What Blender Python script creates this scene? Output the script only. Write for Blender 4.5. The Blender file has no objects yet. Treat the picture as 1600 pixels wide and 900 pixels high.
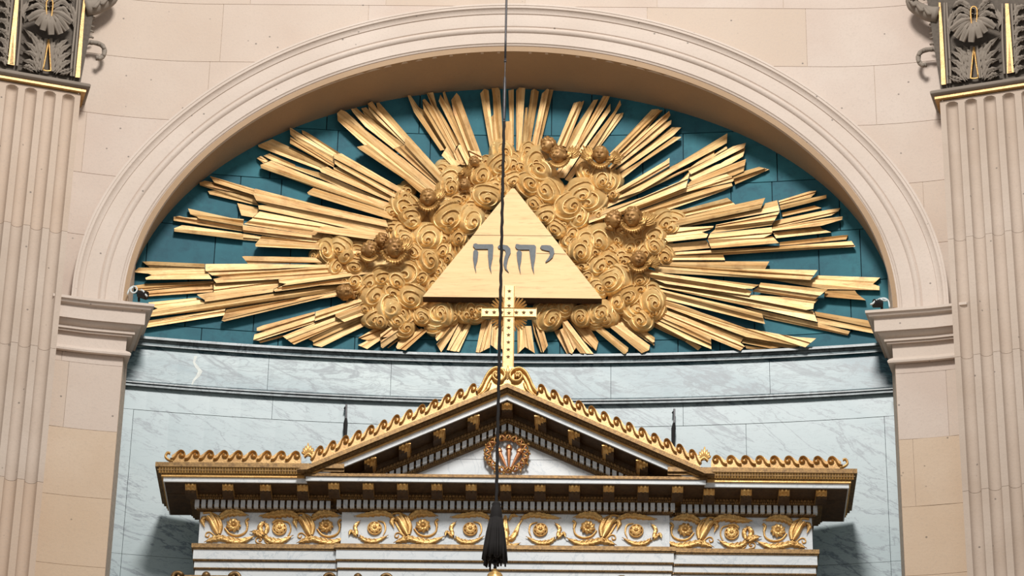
import bpy, bmesh, math, random
from mathutils import Vector, Matrix
from mathutils import noise as mnoise
random.seed(7)
SC = bpy.context.scene
COL = SC.collection
rad = math.radians
# ---------------------------------------------------------------- camera
F = 5625.0; TH = rad(32.0); PSI = rad(-1.0); ROLL = rad(1.05); D = 24.6; EYE = 1.6
CAM = Vector((0.445, -D, EYE))
fwd = Vector((math.sin(PSI)*math.cos(TH), math.cos(PSI)*math.cos(TH), math.sin(TH)))
r0 = Vector((math.cos(PSI), -math.sin(PSI), 0)); u0 = r0.cross(fwd)
RGT = r0*math.cos(ROLL) + u0*math.sin(ROLL); UPV = u0*math.cos(ROLL) - r0*math.sin(ROLL)
cd = bpy.data.cameras.new('camera'); cam = bpy.data.objects.new('camera', cd); COL.objects.link(cam)
cd.sensor_width = 36; cd.lens = F/1600*36; cd.clip_end = 300
M3 = Matrix((RGT, UPV, -fwd)).transposed()
cam.matrix_world = Matrix.Translation(CAM) @ M3.to_4x4()
SC.camera = cam
# ---------------------------------------------------------------- light and exposure
w = bpy.data.worlds.new('world'); SC.world = w; w.use_nodes = True
w.node_tree.nodes['Background'].inputs[0].default_value = (1.0, 0.975, 0.95, 1)
w.node_tree.nodes['Background'].inputs[1].default_value = 0.43
def area(name, loc, target, size, energy, color):
    ld = bpy.data.lights.new(name, 'AREA'); ld.shape = 'DISK'; ld.size = size; ld.energy = energy; ld.color = color
    o = bpy.data.objects.new(name, ld); COL.objects.link(o); o.location = loc
    o.rotation_euler = (Vector(target)-Vector(loc)).to_track_quat('-Z', 'Y').to_euler()
    return o
area('dome_lantern', (0.4, -11.5, 24.6), (0, 0, 16.3), 3.2, 2000, (1.0, 0.97, 0.925))
SC.view_settings.view_transform = 'Standard'; SC.view_settings.look = 'None'
SC.view_settings.gamma = 1.0; SC.view_settings.use_curve_mapping = False
SC.view_settings.exposure = -0.10
# ---------------------------------------------------------------- pixel geometry (measuring the photograph)
def ray(px, py):
    return (fwd*F + RGT*(px-800) + UPV*(450-py)).normalized()
def on_plane(px, py, p0, n):
    d = ray(px, py); t = (Vector(p0)-CAM).dot(n)/d.dot(n); return CAM + d*t
NY = Vector((0, -1, 0))
def on_y(px, py, Y): return on_plane(px, py, (0, Y, 0), NY)
def mid(py): return 800 - 0.0150*(py-447)
def zat(py, Y): return on_y(mid(py), py, Y).z
def scl(py, Y):
    P = on_y(mid(py), py, Y); return (P-CAM).dot(fwd)/F
def wallY(x): return -0.127*max(0, abs(x)-2.6)**2
RB = 19.4
def backY(x): return 0.52 - x*x/(2*RB)
def on_surf(px, py, h, fn):
    Y = fn(0)-h
    for _ in range(8):
        P = on_y(px, py, Y); Y = fn(P.x)-h
    return on_y(px, py, Y)
def G(px, py, h=0.0): return on_surf(px, py, h, backY)
def WF(px, py, h=0.0): return on_surf(px, py, h, wallY)
# ---------------------------------------------------------------- materials
def _n(nt, t, **kw):
    n = nt.nodes.new(t)
    for k, v in kw.items():
        if k in n.inputs.keys(): n.inputs[k].default_value = v
        else: setattr(n, k, v)
    return n
def mix(nt, a, b, f, mode='MIX'):
    n = nt.nodes.new('ShaderNodeMix'); n.data_type = 'RGBA'; n.blend_type = mode
    for s, v in ((0, f), (6, a), (7, b)):
        if isinstance(v, (int, float)): n.inputs[s].default_value = v
        elif isinstance(v, tuple): n.inputs[s].default_value = (*v, 1)
        else: nt.links.new(v, n.inputs[s])
    return n.outputs[2]
def ramp(nt, src, lo, hi):
    n = nt.nodes.new('ShaderNodeMapRange'); n.inputs[1].default_value = lo; n.inputs[2].default_value = hi
    nt.links.new(src, n.inputs[0]); return n.outputs[0]
def srgb(r, g, b):
    f = lambda c: (c/255/12.92) if c/255 <= 0.04045 else ((c/255+0.055)/1.055)**2.4
    return (f(r), f(g), f(b))
def base_mat(name, rough=0.6, metal=0.0):
    m = bpy.data.materials.new(name); m.use_nodes = True; nt = m.node_tree
    b = nt.nodes['Principled BSDF']; b.inputs['Roughness'].default_value = rough; b.inputs['Metallic'].default_value = metal
    return m, nt, b
def pos(nt, scale=(1, 1, 1), rot=0.0):
    g = nt.nodes.new('ShaderNodeNewGeometry'); mp = nt.nodes.new('ShaderNodeMapping'); mp.inputs['Scale'].default_value = scale
    if rot:
        m0 = nt.nodes.new('ShaderNodeMapping'); m0.inputs['Rotation'].default_value = (0, rot, 0); nt.links.new(g.outputs['Position'], m0.inputs['Vector']); nt.links.new(m0.outputs['Vector'], mp.inputs['Vector']); return mp.outputs['Vector']
    nt.links.new(g.outputs['Position'], mp.inputs['Vector']); return mp.outputs['Vector']
def noise(nt, vec, scale, detail=4, rough=0.55, dist=0.0):
    n = nt.nodes.new('ShaderNodeTexNoise'); n.inputs['Scale'].default_value = scale; n.inputs['Detail'].default_value = detail
    n.inputs['Roughness'].default_value = rough; n.inputs['Distortion'].default_value = dist
    nt.links.new(vec, n.inputs['Vector']); return n.outputs['Fac']
def rnd(nt): return nt.nodes.new('ShaderNodeObjectInfo').outputs['Random']
def bump(nt, b, src, strength, dist):
    n = nt.nodes.new('ShaderNodeBump'); n.inputs['Strength'].default_value = strength; n.inputs['Distance'].default_value = dist
    nt.links.new(src, n.inputs['Height']); nt.links.new(n.outputs['Normal'], b.inputs['Normal'])
def stone(name, c1, c2, c3, spots=True):
    m, nt, b = base_mat(name, 0.85)
    v = pos(nt)
    a = mix(nt, c1, c2, ramp(nt, noise(nt, v, 1.3, 5), 0.35, 0.65))
    a = mix(nt, a, c3, ramp(nt, rnd(nt), 0.3, 1.5))
    f = noise(nt, v, 45, 4, 0.7)
    a = mix(nt, a, tuple(x*0.78 for x in c1), ramp(nt, f, 0.52, 0.95))
    if spots:
        vo = nt.nodes.new('ShaderNodeTexVoronoi'); vo.inputs['Scale'].default_value = 6.5; nt.links.new(v, vo.inputs['Vector'])
        a = mix(nt, tuple(x*0.38 for x in c1), a, ramp(nt, vo.outputs['Distance'], 0.035, 0.07))
    nt.links.new(a, b.inputs['Base Color']); bump(nt, b, f, 0.25, 0.01)
    return m
def flat(name, c, rough=0.6, metal=0.0, var=0.15, scale=30):
    m, nt, b = base_mat(name, rough, metal)
    a = mix(nt, c, tuple(x*(1-var*2.2) for x in c), ramp(nt, noise(nt, pos(nt), scale, 4), 0.4, 0.75))
    nt.links.new(a, b.inputs['Base Color']); return m
def gold(name, c1, c2, c3, rough=0.42, metal=0.55, sx=(1, 1, 1), grain=14, radial=False):
    m, nt, b = base_mat(name, rough, metal)
    v = pos(nt, sx)
    a = mix(nt, c1, c2, ramp(nt, noise(nt, v, grain, 6, 0.65), 0.38, 0.68))
    a = mix(nt, a, c3, ramp(nt, noise(nt, v, grain*3.1, 5, 0.7), 0.56, 0.80))
    r = mix(nt, (1, 1, 1), (0.80, 0.74, 0.66), rnd(nt))
    a = mix(nt, a, r, 1.0, 'MULTIPLY')
    nt.links.new(a, b.inputs['Base Color'])
    bump(nt, b, noise(nt, v, grain*4, 3, 0.6), 0.25, 0.004)
    return m
def marble(name, c1, c2, vein, vs=1.6, vw=0.05, dist=1.3, amt=0.8, rough=0.35, sx=(1, 1, 1), rot=0.35):
    m, nt, b = base_mat(name, rough)
    v = pos(nt, sx, rot)
    a = mix(nt, c1, c2, ramp(nt, noise(nt, v, vs*0.35, 6, 0.6, 0.6), 0.38, 0.64))
    for k, (s, wd) in enumerate(((vs, vw), (vs*2.3, vw*0.8), (vs*5.1, vw*.9))):
        nn = noise(nt, pos(nt, tuple(q*(1+0.13*k) for q in sx), rot+.25*k), s, 7, 0.62, dist)
        mm = nt.nodes.new('ShaderNodeMath'); mm.operation = 'SUBTRACT'; nt.links.new(nn, mm.inputs[0]); mm.inputs[1].default_value = 0.5
        ab = nt.nodes.new('ShaderNodeMath'); ab.operation = 'ABSOLUTE'; nt.links.new(mm.outputs[0], ab.inputs[0])
        fr = nt.nodes.new('ShaderNodeMapRange'); fr.inputs[1].default_value = 0; fr.inputs[2].default_value = wd*0.5
        fr.inputs[3].default_value = amt*(1, .75, .4)[k]; fr.inputs[4].default_value = 0
        nt.links.new(ab.outputs[0], fr.inputs[0])
        a = mix(nt, a, vein, fr.outputs[0])
    a = mix(nt, a, tuple(x*0.86 for x in c1), rnd(nt), 'MIX') if False else a
    nt.links.new(a, b.inputs['Base Color']); return m
M = {}
M['stone'] = stone('limestone', srgb(208, 193, 181), srgb(200, 182, 169), srgb(198, 178, 158))
M['stone_trim'] = stone('limestone_trim', srgb(214, 199, 187), srgb(205, 189, 176), srgb(208, 192, 177))
M['stone_soffit'] = stone('limestone_soffit_shaded', srgb(178, 150, 122), srgb(164, 136, 108), srgb(172, 144, 114), False)  # darker limestone copy: the shade of soffit and jambs is in its colour
M['joint'] = flat('mortar', srgb(204, 186, 168), 0.9)
M['stone_warm'] = stone('limestone_ochre', srgb(208, 187, 165), srgb(200, 176, 151), srgb(203, 178, 151))
M['pil'] = stone('pilaster_limestone', srgb(198, 182, 168), srgb(184, 166, 150), srgb(198, 172, 148))
M['cap'] = stone('capital_grey_stone', srgb(144, 133, 121), srgb(124, 113, 102), srgb(134, 123, 112), False)
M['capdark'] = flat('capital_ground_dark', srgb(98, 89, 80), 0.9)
M['floor'] = stone('floor_stone', srgb(200, 180, 155), srgb(180, 158, 132), srgb(190, 168, 140), False)
M['blue'] = None
def blue():
    m, nt, b = base_mat('teal_painted_stone', 0.7); v = pos(nt)
    a = mix(nt, srgb(30, 96, 110), srgb(46, 122, 134), ramp(nt, noise(nt, v, 2.2, 6, 0.65), 0.35, 0.68))
    a = mix(nt, a, srgb(18, 72, 88), ramp(nt, noise(nt, v, 7, 5, 0.7), 0.52, 0.8))
    a = mix(nt, a, srgb(70, 130, 142), ramp(nt, noise(nt, v, 26, 4, 0.75), 0.62, 0.86))
    a = mix(nt, a, srgb(18, 74, 92), ramp(nt, rnd(nt), 0.2, 2.0))
    nt.links.new(a, b.inputs['Base Color']); return m
M['blue'] = blue()
M['bluejoint'] = flat('teal_joint', srgb(12, 48, 60), 0.9)
M['band'] = marble('blue_grey_marble', srgb(64, 106, 120), srgb(150, 170, 172), srgb(26, 62, 78), 1.9, 0.075, 1.0, 0.9, sx=(0.5, 1, 1.9), rot=-.30)
M['bandtrim'] = marble('slate_moulding_marble', srgb(92, 108, 112), srgb(140, 152, 156), srgb(50, 60, 66), 3, 0.08, 1.0)
M['wall_marble'] = marble('pale_blue_marble', srgb(124, 149, 156), srgb(154, 171, 175), srgb(84, 100, 112), 1.5, 0.028, .5, 0.85, sx=(0.5, 1, 1.7), rot=-.5)
M['mjoint'] = flat('marble_joint', srgb(96, 110, 118), 0.9)
M['white'] = marble('white_marble', srgb(204, 211, 215), srgb(222, 224, 224), srgb(150, 164, 176), 2.0, 0.025, 1.2, 0.5)
def ray_gold():
    m, nt, b = base_mat('gilded_ray_wood', 0.46, 0.22)
    g = nt.nodes.new('ShaderNodeNewGeometry'); sp = nt.nodes.new('ShaderNodeSeparateXYZ'); nt.links.new(g.outputs['Position'], sp.inputs[0])
    def mth(op, a, b_=None):
        n = nt.nodes.new('ShaderNodeMath'); n.operation = op
        for i, v in enumerate((a, b_)):
            if v is None: continue
            if isinstance(v, (int, float)): n.inputs[i].default_value = v
            else: nt.links.new(v, n.inputs[i])
        return n.outputs[0]
    zz_ = mth('SUBTRACT', sp.outputs[2], RAYZ); rr = mth('SQRT', mth('ADD', mth('MULTIPLY', sp.outputs[0], sp.outputs[0]), mth('MULTIPLY', zz_, zz_)))
    an = mth('ARCTAN2', zz_, sp.outputs[0]); cb = nt.nodes.new('ShaderNodeCombineXYZ')
    nt.links.new(mth('MULTIPLY', an, 1.7), cb.inputs[0]); nt.links.new(mth('MULTIPLY', rr, 0.09), cb.inputs[1]); nt.links.new(mth('MULTIPLY', rnd(nt), 9.0), cb.inputs[2])
    f1 = noise(nt, cb.outputs[0], 26, 5, 0.6); f2 = noise(nt, cb.outputs[0], 75, 4, 0.7); f3 = noise(nt, pos(nt), 5.5, 5, 0.65)
    a = mix(nt, srgb(243, 206, 145), srgb(216, 169, 104), ramp(nt, f1, 0.40, 0.62))
    a = mix(nt, a, srgb(166, 116, 64), ramp(nt, f3, 0.52, 0.84))
    a = mix(nt, a, srgb(116, 74, 38), ramp(nt, f2, 0.58, 0.78))
    r = mix(nt, (1, 1, 1), (0.84, 0.77, 0.70), rnd(nt)); a = mix(nt, a, r, 1.0, 'MULTIPLY')
    nt.links.new(a, b.inputs['Base Color']); bump(nt, b, f2, 0.3, 0.005); return m
RAYZ = on_y(800, 400, .4).z
M['ray'] = ray_gold()
M['ray_side'] = flat('shade_dark_board_edge', srgb(74, 50, 28), 0.9)  # dark brown: shade on board sides and undersides is put into the colour
M['cloud'] = gold('gilded_cloud', srgb(248, 214, 152), srgb(230, 188, 120), srgb(160, 110, 58), 0.33, 0.28, grain=7)
M['cherub'] = gold('antique_gold', srgb(196, 152, 94), srgb(152, 110, 62), srgb(86, 58, 32), 0.45, 0.3, grain=14)
M['wing'] = gold('gilded_feather', srgb(216, 172, 104), srgb(178, 132, 74), srgb(120, 84, 46), 0.4, 0.5, grain=20)
M['tri'] = gold('pale_gilded_board', srgb(226, 188, 132), srgb(219, 175, 117), srgb(188, 138, 86), 0.5, 0.12, (0.35, 1, 3.5), 5)
M['letter'] = flat('slate_grey_paint', srgb(92, 98, 102), 0.55)
M['letterdark'] = flat('letter_edge_dark', srgb(60, 56, 48), 0.8)
M['gold'] = gold('bright_gilding', srgb(230, 188, 118), srgb(206, 156, 86), srgb(128, 84, 38), 0.34, 0.42, grain=22)
M['goldmid'] = gold('mid_gilding', srgb(200, 162, 106), srgb(172, 132, 80), srgb(108, 72, 34), 0.38, 0.38, grain=22)
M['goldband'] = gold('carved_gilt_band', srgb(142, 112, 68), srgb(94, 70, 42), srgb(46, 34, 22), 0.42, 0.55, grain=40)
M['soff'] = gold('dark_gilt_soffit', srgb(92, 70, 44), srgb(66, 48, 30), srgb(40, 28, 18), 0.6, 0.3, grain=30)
M['copper'] = gold('copper_gilt', srgb(222, 160, 110), srgb(196, 128, 84), srgb(130, 80, 48), 0.35, 0.5)
M['crossg'] = gold('cross_gilding', srgb(232, 196, 134), srgb(216, 174, 108), srgb(176, 130, 74), 0.4, 0.25)
M['starhole'] = flat('star_recess_brown', srgb(112, 76, 36), 0.8)
M['black'] = flat('black_cord', srgb(21, 16, 15), 0.85)
M['cordgrey'] = flat('dark_steel', srgb(70, 68, 70), 0.4, 0.6)
M['iron'] = flat('black_iron', srgb(40, 38, 38), 0.5, 0.5)
M['plasticw'] = flat('white_cable', srgb(225, 232, 232), 0.5)
# ---------------------------------------------------------------- mesh helpers
class MB:
    def __init__(s): s.v = []; s.f = []; s.m = []
    def add(s, vs, fs, mi=0):
        k = len(s.v); s.v += [Vector(p) for p in vs]; s.f += [tuple(i+k for i in f) for f in fs]; s.m += [mi]*len(fs)
    def grid(s, rows, mi=0, closed=False, flip=False):
        n = len(rows[0]); vs = [p for r in rows for p in r]; fs = []
        for i in range(len(rows)-1):
            for j in range(n if closed else n-1):
                a, b = i*n+j, i*n+(j+1) % n; q = (a, b, b+n, a+n)
                fs.append(q[::-1] if flip else q)
        s.add(vs, fs, mi)
    def prism(s, bot, top, mi=0, ms=None):
        n = len(bot); fs = [tuple(range(n))[::-1], tuple(range(n, 2*n))]
        s.add(list(bot)+list(top), fs, mi)
        k = len(s.v)-2*n; sd = [(k+i, k+(i+1) % n, k+n+(i+1) % n, k+n+i) for i in range(n)]
        s.f += sd; s.m += [mi if ms is None else ms]*n
    def box(s, x0, x1, y0, y1, z0, z1, mi=0):
        s.prism([(x0, y0, z0), (x1, y0, z0), (x1, y1, z0), (x0, y1, z0)], [(x0, y0, z1), (x1, y0, z1), (x1, y1, z1), (x0, y1, z1)], mi)
    def tube(s, pts, r, n=8, mi=0, caps=True):
        pts = [Vector(p) for p in pts]; rows = []; up = Vector((0, -1, 0.3)).normalized()
        for i, p in enumerate(pts):
            t = (pts[min(i+1, len(pts)-1)]-pts[max(i-1, 0)]).normalized()
            a = t.cross(up)
            if a.length < 1e-3: a = t.cross(Vector((1, 0, 0)))
            a.normalize(); b = t.cross(a).normalized(); rr = r[i] if isinstance(r, (list, tuple)) else r
            rows.append([p + (a*math.cos(k*2*math.pi/n)+b*math.sin(k*2*math.pi/n))*rr for k in range(n)])
        s.grid(rows, mi, closed=True)
        if caps:
            k = len(s.v)-len(pts)*n; s.f += [tuple(k+i for i in range(n)), tuple(len(s.v)-n+i for i in range(n))[::-1]]; s.m += [mi, mi]
    def lathe(s, c, prof, n=16, mi=0):
        c = Vector(c)
        s.grid([[c+Vector((r*math.cos(k*2*math.pi/n), r*math.sin(k*2*math.pi/n), z)) for k in range(n)] for r, z in prof], mi, closed=True)
    def sphere(s, c, r, nu=10, nv=7, mi=0):
        c = Vector(c)
        s.grid([[c+Vector((math.sin(math.pi*i/nv)*math.cos(2*math.pi*k/nu), math.sin(math.pi*i/nv)*math.sin(2*math.pi*k/nu), math.cos(math.pi*i/nv)))*r for k in range(nu)] for i in range(nv+1)], mi, closed=True)
    def mirror(s):
        m = MB(); m.v = [Vector((-p.x, p.y, p.z)) for p in s.v]; m.f = [f[::-1] for f in s.f]; m.m = list(s.m); return m
    def build(s, name, mats, parent=None, smooth=False, origin=None):
        if not isinstance(mats, (list, tuple)): mats = [mats]
        po = Vector(parent.get('_o', (0, 0, 0))) if parent else Vector((0, 0, 0))
        if origin is None: origin = po if parent else Vector((0, 0, 0))
        origin = Vector(origin)
        me = bpy.data.meshes.new(name); me.from_pydata([p-origin for p in s.v], [], s.f)
        for m in mats: me.materials.append(m)
        me.polygons.foreach_set('material_index', s.m)
        me.polygons.foreach_set('use_smooth', [bool(smooth)]*len(s.f))
        bm = bmesh.new(); bm.from_mesh(me); bmesh.ops.remove_doubles(bm, verts=bm.verts, dist=1e-5)
        bmesh.ops.recalc_face_normals(bm, faces=bm.faces); bm.to_mesh(me); bm.free()
        if smooth == 'auto':
            try: me.set_sharp_from_angle(angle=rad(35))
            except Exception: pass
        o = bpy.data.objects.new(name, me); COL.objects.link(o)
        o.location = origin-po if parent else origin
        o['_o'] = tuple(origin)
        if parent: o.parent = parent
        return o
def tag(o, label=None, cat=None, group=None, kind=None):
    if label: o['label'] = label
    if cat: o['category'] = cat
    if group: o['group'] = group
    if kind: o['kind'] = kind
    return o
def thing(name, label, cat, loc, group=None):
    o = bpy.data.objects.new(name, None); COL.objects.link(o); o.location = loc; o['_o'] = tuple(loc); o.empty_display_size = 0.1
    return tag(o, label, cat, group)
def smoothpath(pts, n=16):
    pts = [Vector((*p[:2], p[2] if len(p) > 2 else 0)) for p in pts]
    if len(pts) < 3: return [pts[0].lerp(pts[-1], i/n) for i in range(n+1)]
    P = [pts[0]*2-pts[1]] + pts + [pts[-1]*2-pts[-2]]; out = []; segs = len(pts)-1
    for i in range(n+1):
        u = i/n*segs; k = min(int(u), segs-1); t = u-k; a, b, c, d = P[k:k+4]
        out.append(0.5*((2*b)+(c-a)*t+(2*a-5*b+4*c-d)*t*t+(3*b-a-3*c+d)*t**3))
    return out
# an acanthus leaf / feather / lobe laid on a surface map f(px,py,h)
def leaf(mb, f, pts, w, h0=0.0, hh=0.02, lobes=5, n=24, tipw=0.15, basew=0.5, mi=0):
    P = smoothpath(pts, n); rows = []
    for i, p in enumerate(P):
        t = i/n; d = (P[min(i+1, n)]-P[max(i-1, 0)]); d.z = 0
        if d.length < 1e-6: d = Vector((1, 0, 0))
        d.normalize(); nx, ny = -d.y, d.x
        env = (basew+(1-basew)*math.sin(min(t/0.55, 1)*math.pi/2)) if t < 0.55 else (tipw+(1-tipw)*math.cos((t-0.55)/0.45*math.pi/2))
        lb = (1-((lobes*t*1.0) % 1.0))**.7 if lobes else 1
        ww = w*env*(0.58+0.42*lb); hz = h0+hh*(0.72+0.28*lb)*(.6+.4*env)+p.z; sh = w*0.9 if lobes else 0
        row = []
        e0 = (h0-0.004+p.z) if (p.z or h0 > .015) else -0.003
        for q, hq in ((-1, e0), (-0.93, h0+hh*.45+p.z), (-0.4, hz), (0, h0+hh*0.30+p.z), (0.4, hz), (0.93, h0+hh*.45+p.z), (1, e0)):
            row.append(f(p.x+nx*ww*q-d.x*sh*abs(q), p.y+ny*ww*q-d.y*sh*abs(q), hq))
        rows.append(row)
    mb.grid(rows, mi)
def cord2(mb, f, pts, w, h0=0.0, hh=0.01, n=24, taper=0.0, mi=0):
    P = smoothpath(pts, n); rows = []
    for i, p in enumerate(P):
        d = (P[min(i+1, n)]-P[max(i-1, 0)]); d.z = 0
        if d.length < 1e-6: d = Vector((1, 0, 0))
        d.normalize(); nx, ny = -d.y, d.x; ww = w*(1-taper*i/n)
        rows.append([f(p.x+nx*ww*q, p.y+ny*ww*q, h0+hh*hq) for q, hq in ((-1, -0.2), (-0.7, 0.7), (0, 1), (0.7, 0.7), (1, -0.2))])
    mb.grid(rows, mi)
def sweep(mb, path, prof, mi=0):
    """path: [(x,y)], prof: [(p,z)], p to the right of travel; mitred"""
    rows = []
    for i, (x, y) in enumerate(path):
        ns = []
        for a, b in ((i-1, i), (i, i+1)):
            if a >= 0 and b < len(path):
                dx, dy = path[b][0]-path[a][0], path[b][1]-path[a][1]; L = math.hypot(dx, dy); ns.append((dy/L, -dx/L))
        if len(ns) == 2:
            sx, sy = ns[0][0]+ns[1][0], ns[0][1]+ns[1][1]; k = 2/(sx*sx+sy*sy); nx, ny = sx*k, sy*k
        else: nx, ny = ns[0]
        rows.append([(x+nx*p, y+ny*p, z) for p, z in prof])
    mb.grid(rows, mi)
# ================================================================ SETTING
def struct(o): o['kind'] = 'structure'; return o
a_in = (abs(WF(200, 468, .03).x)+abs(WF(1392, 482, .03).x))/2
a_in = 3.068
ZS = (WF(200, 468, .03).z + WF(1392, 482, .03).z)/2
B = zat(80, -0.03) - ZS
AV = 0.43
print('a_in', a_in, 'ZS', ZS, 'B', B)
ZTOP = 24.0; XMAX = 5.7
# floor
fl = MB(); fl.box(-14, 14, -26.5, 1.2, -0.2, 0); struct(fl.build('floor', M['floor']))
# front wall backing (mortar) with the arched opening
acut, bcut = a_in+0.2, B+0.2
def archz(x, a, b): return ZS + b*math.sqrt(max(0, 1-(x/a)**2)) if abs(x) < a else ZS
wb = MB()
xs = sorted(set([round(-XMAX+i*0.15, 3) for i in range(int(2*XMAX/0.15)+1)]+[-a_in, a_in, -acut, acut]))
for x0, x1 in zip(xs, xs[1:]):
    xm = (x0+x1)/2
    lo = 0.0 if abs(xm) > a_in else None
    if lo is None or abs(xm) < acut:
        l0, l1 = archz(x0, acut, bcut), archz(x1, acut, bcut)
        if abs(xm) > a_in: l0 = l1 = None
    if abs(xm) > a_in: q = [(x0-(.0 if x0 > -a_in-.2 and False else 0), 0.0), (x1, 0.0)]
    else: q = [(x0, l0), (x1, l1)]
    TB = .25
    Y0, Y1 = wallY(x0)+0.007, wallY(x1)+0.007
    bot = [(x0, Y0, q[0][1]), (x1, Y1, q[1][1]), (x1, Y1+TB, q[1][1]), (x0, Y0+TB, q[0][1])]
    top = [(x0, Y0, ZTOP), (x1, Y1, ZTOP), (x1, Y1+TB, ZTOP), (x0, Y0+TB, ZTOP)]
    wb.prism(bot, top)
wall_front = struct(wb.build('wall_front', M['joint']))
def surf_block(parent, fn, x0, x1, z0, z1, mat, name, lowf=None, gap=0.004, th=0.03, proud=0.0, n=4, highf=None):
    x0 += gap/2; x1 -= gap/2; z0 += gap/2; z1 -= gap/2; cols = []
    for i in range(n+1):
        x = x0+(x1-x0)*i/n; zl = max(z0, lowf(x)) if lowf else z0; zh = min(z1, highf(x)) if highf else z1
        if zl > zh: zl = zh = max(min(zl, z1), z0)
        cols.append((x, zl, zh))
    k0 = [i for i, c in enumerate(cols) if c[2]-c[1] > 1e-4]
    if not k0 or max(c[2]-c[1] for c in cols) < 0.03: return
    cols = cols[max(k0[0]-1, 0):k0[-1]+2]
    mb = MB(); fr = [[(x, fn(x)-proud, zl), (x, fn(x)-proud, zh)] for x, zl, zh in cols]
    bk = [[(x, fn(x)-proud+th, zl), (x, fn(x)-proud+th, zh)] for x, zl, zh in cols]
    mb.grid(fr); mb.grid([[r[0] for r in fr], [r[0] for r in bk]]); mb.grid([[r[1] for r in fr], [r[1] for r in bk]])
    mb.grid([fr[0], bk[0]]); mb.grid([fr[-1], bk[-1]])
    return mb.build(name, mat, parent, origin=None)
CH = 0.60
zc = ZS-CH*5; row = 0
while False: pass
zc = ZS-CH*22
while zc < ZTOP-0.3:
    x = -XMAX - random.uniform(0, .5)
    while x < XMAX:
        wdt = random.uniform(1.0, 1.35); x0, x1 = x, min(x+wdt, XMAX); x += wdt
        x0 = max(x0, -XMAX)
        if x1-x0 < 0.05: continue
        if zc < ZS-0.01:
            segs = []
            if x0 < -a_in: segs.append((x0, min(x1, -a_in)))
            if x1 > a_in: segs.append((max(x0, a_in), x1))
            for s0, s1 in segs:
                if s1-s0 > 0.06: surf_block(wall_front, wallY, s0, s1, zc, zc+CH, M['stone_warm' if zc < ZS-1.7 else 'stone'], 'stone_block', gap=.003)
        else:
            if x0 < -acut < x1 and zc < ZS+bcut*.8: x1 = -acut if zc < ZS+.01 and False else x1
            surf_block(wall_front, wallY, x0, x1, zc, min(zc+CH, ZTOP), M['stone'], 'stone_block', lowf=lambda q: archz(q, acut, bcut), n=30)
    zc += CH; row += 1
# jambs and arch soffit
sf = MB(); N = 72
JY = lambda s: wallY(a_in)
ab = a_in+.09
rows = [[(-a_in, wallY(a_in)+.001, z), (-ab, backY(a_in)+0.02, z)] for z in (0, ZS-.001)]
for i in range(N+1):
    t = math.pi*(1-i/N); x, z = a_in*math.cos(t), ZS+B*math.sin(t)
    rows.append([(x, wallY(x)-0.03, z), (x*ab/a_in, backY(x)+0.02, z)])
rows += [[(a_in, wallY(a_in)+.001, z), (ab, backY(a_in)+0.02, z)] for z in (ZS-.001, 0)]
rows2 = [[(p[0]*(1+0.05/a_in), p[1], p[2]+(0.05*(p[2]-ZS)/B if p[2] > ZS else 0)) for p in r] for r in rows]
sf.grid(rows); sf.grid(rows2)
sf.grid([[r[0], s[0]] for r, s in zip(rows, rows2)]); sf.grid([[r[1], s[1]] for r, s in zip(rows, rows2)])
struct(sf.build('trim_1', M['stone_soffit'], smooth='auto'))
# archivolt
pr = [(0, .0), (0, .030), (.125, .032), (.130, .042), (.150, .046), (.165, .052), (.17, .060), (.405, .062), (.41, .072), (.43, .084), (.455, .092), (.48, .092), (.505, .084), (.53, .072), (.545, .084), (.56, .086), (.82, .088), (.825, .100),
      (.85, .104), (.88, .116), (.905, .132), (.91, .142), (.955, .146), (.96, .152), (1.0, .152), (1.0, .0)]
av = MB(); rows = []
for i in range(-1, 122):
    t = math.pi*(1-min(max(i, 0), 120)/120); c, s = math.cos(t), math.sin(t); dn = -.16 if i in (-1, 121) else 0
    nx, nz = B*c, a_in*s; L = math.hypot(nx, nz); nx /= L; nz /= L
    row = []
    for r, p in pr:
        x = a_in*c+nx*r*AV; z = ZS+B*s+nz*r*AV+dn
        row.append((x, wallY(x)-p*0.8, z))
    rows.append(row)
av.grid(rows); struct(av.build('trim_2', M['stone_trim'], smooth='auto'))
# imposts
Yc = wallY(a_in)
def zl(py, p, px=215): return on_y(px, py, Yc-p).z
ip = [(0, 470.5-3, 1), (.185, 471, 0), (.185, 475, 0), (.172, 477, 0), (.160, 481, 0), (.135, 484, 0), (.128, 485.5, 0), (.128, 505, 0), (.110, 506, 0), (.105, 509, 0), (.085, 514, 0), (.062, 517.5, 0), (.066, 518, 0), (.066, 521.5, 0), (.050, 522, 0), (.050, 525.5, 0), (.014, 527, 0), (.012, 548, 0), (.040, 549.5, 0), (.052, 552, 0), (.048, 555, 0), (.030, 557, 0), (0, 558, 0)]
prof = [(p, zl(471, .185) if top else zl(py, p)) for p, py, top in ip]
path = [(-a_in-.60, wallY(a_in+.60)), (-a_in-0.3, wallY(a_in+.3)), (-a_in, Yc), (-a_in-.09, backY(a_in)+.01)]
for k in (0, 1):
    mb = MB(); sweep(mb, path, prof)
    if k: mb = mb.mirror()
    struct(mb.build('trim_3' if not k else 'trim_4', M['stone_trim'], smooth='auto'))
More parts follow.
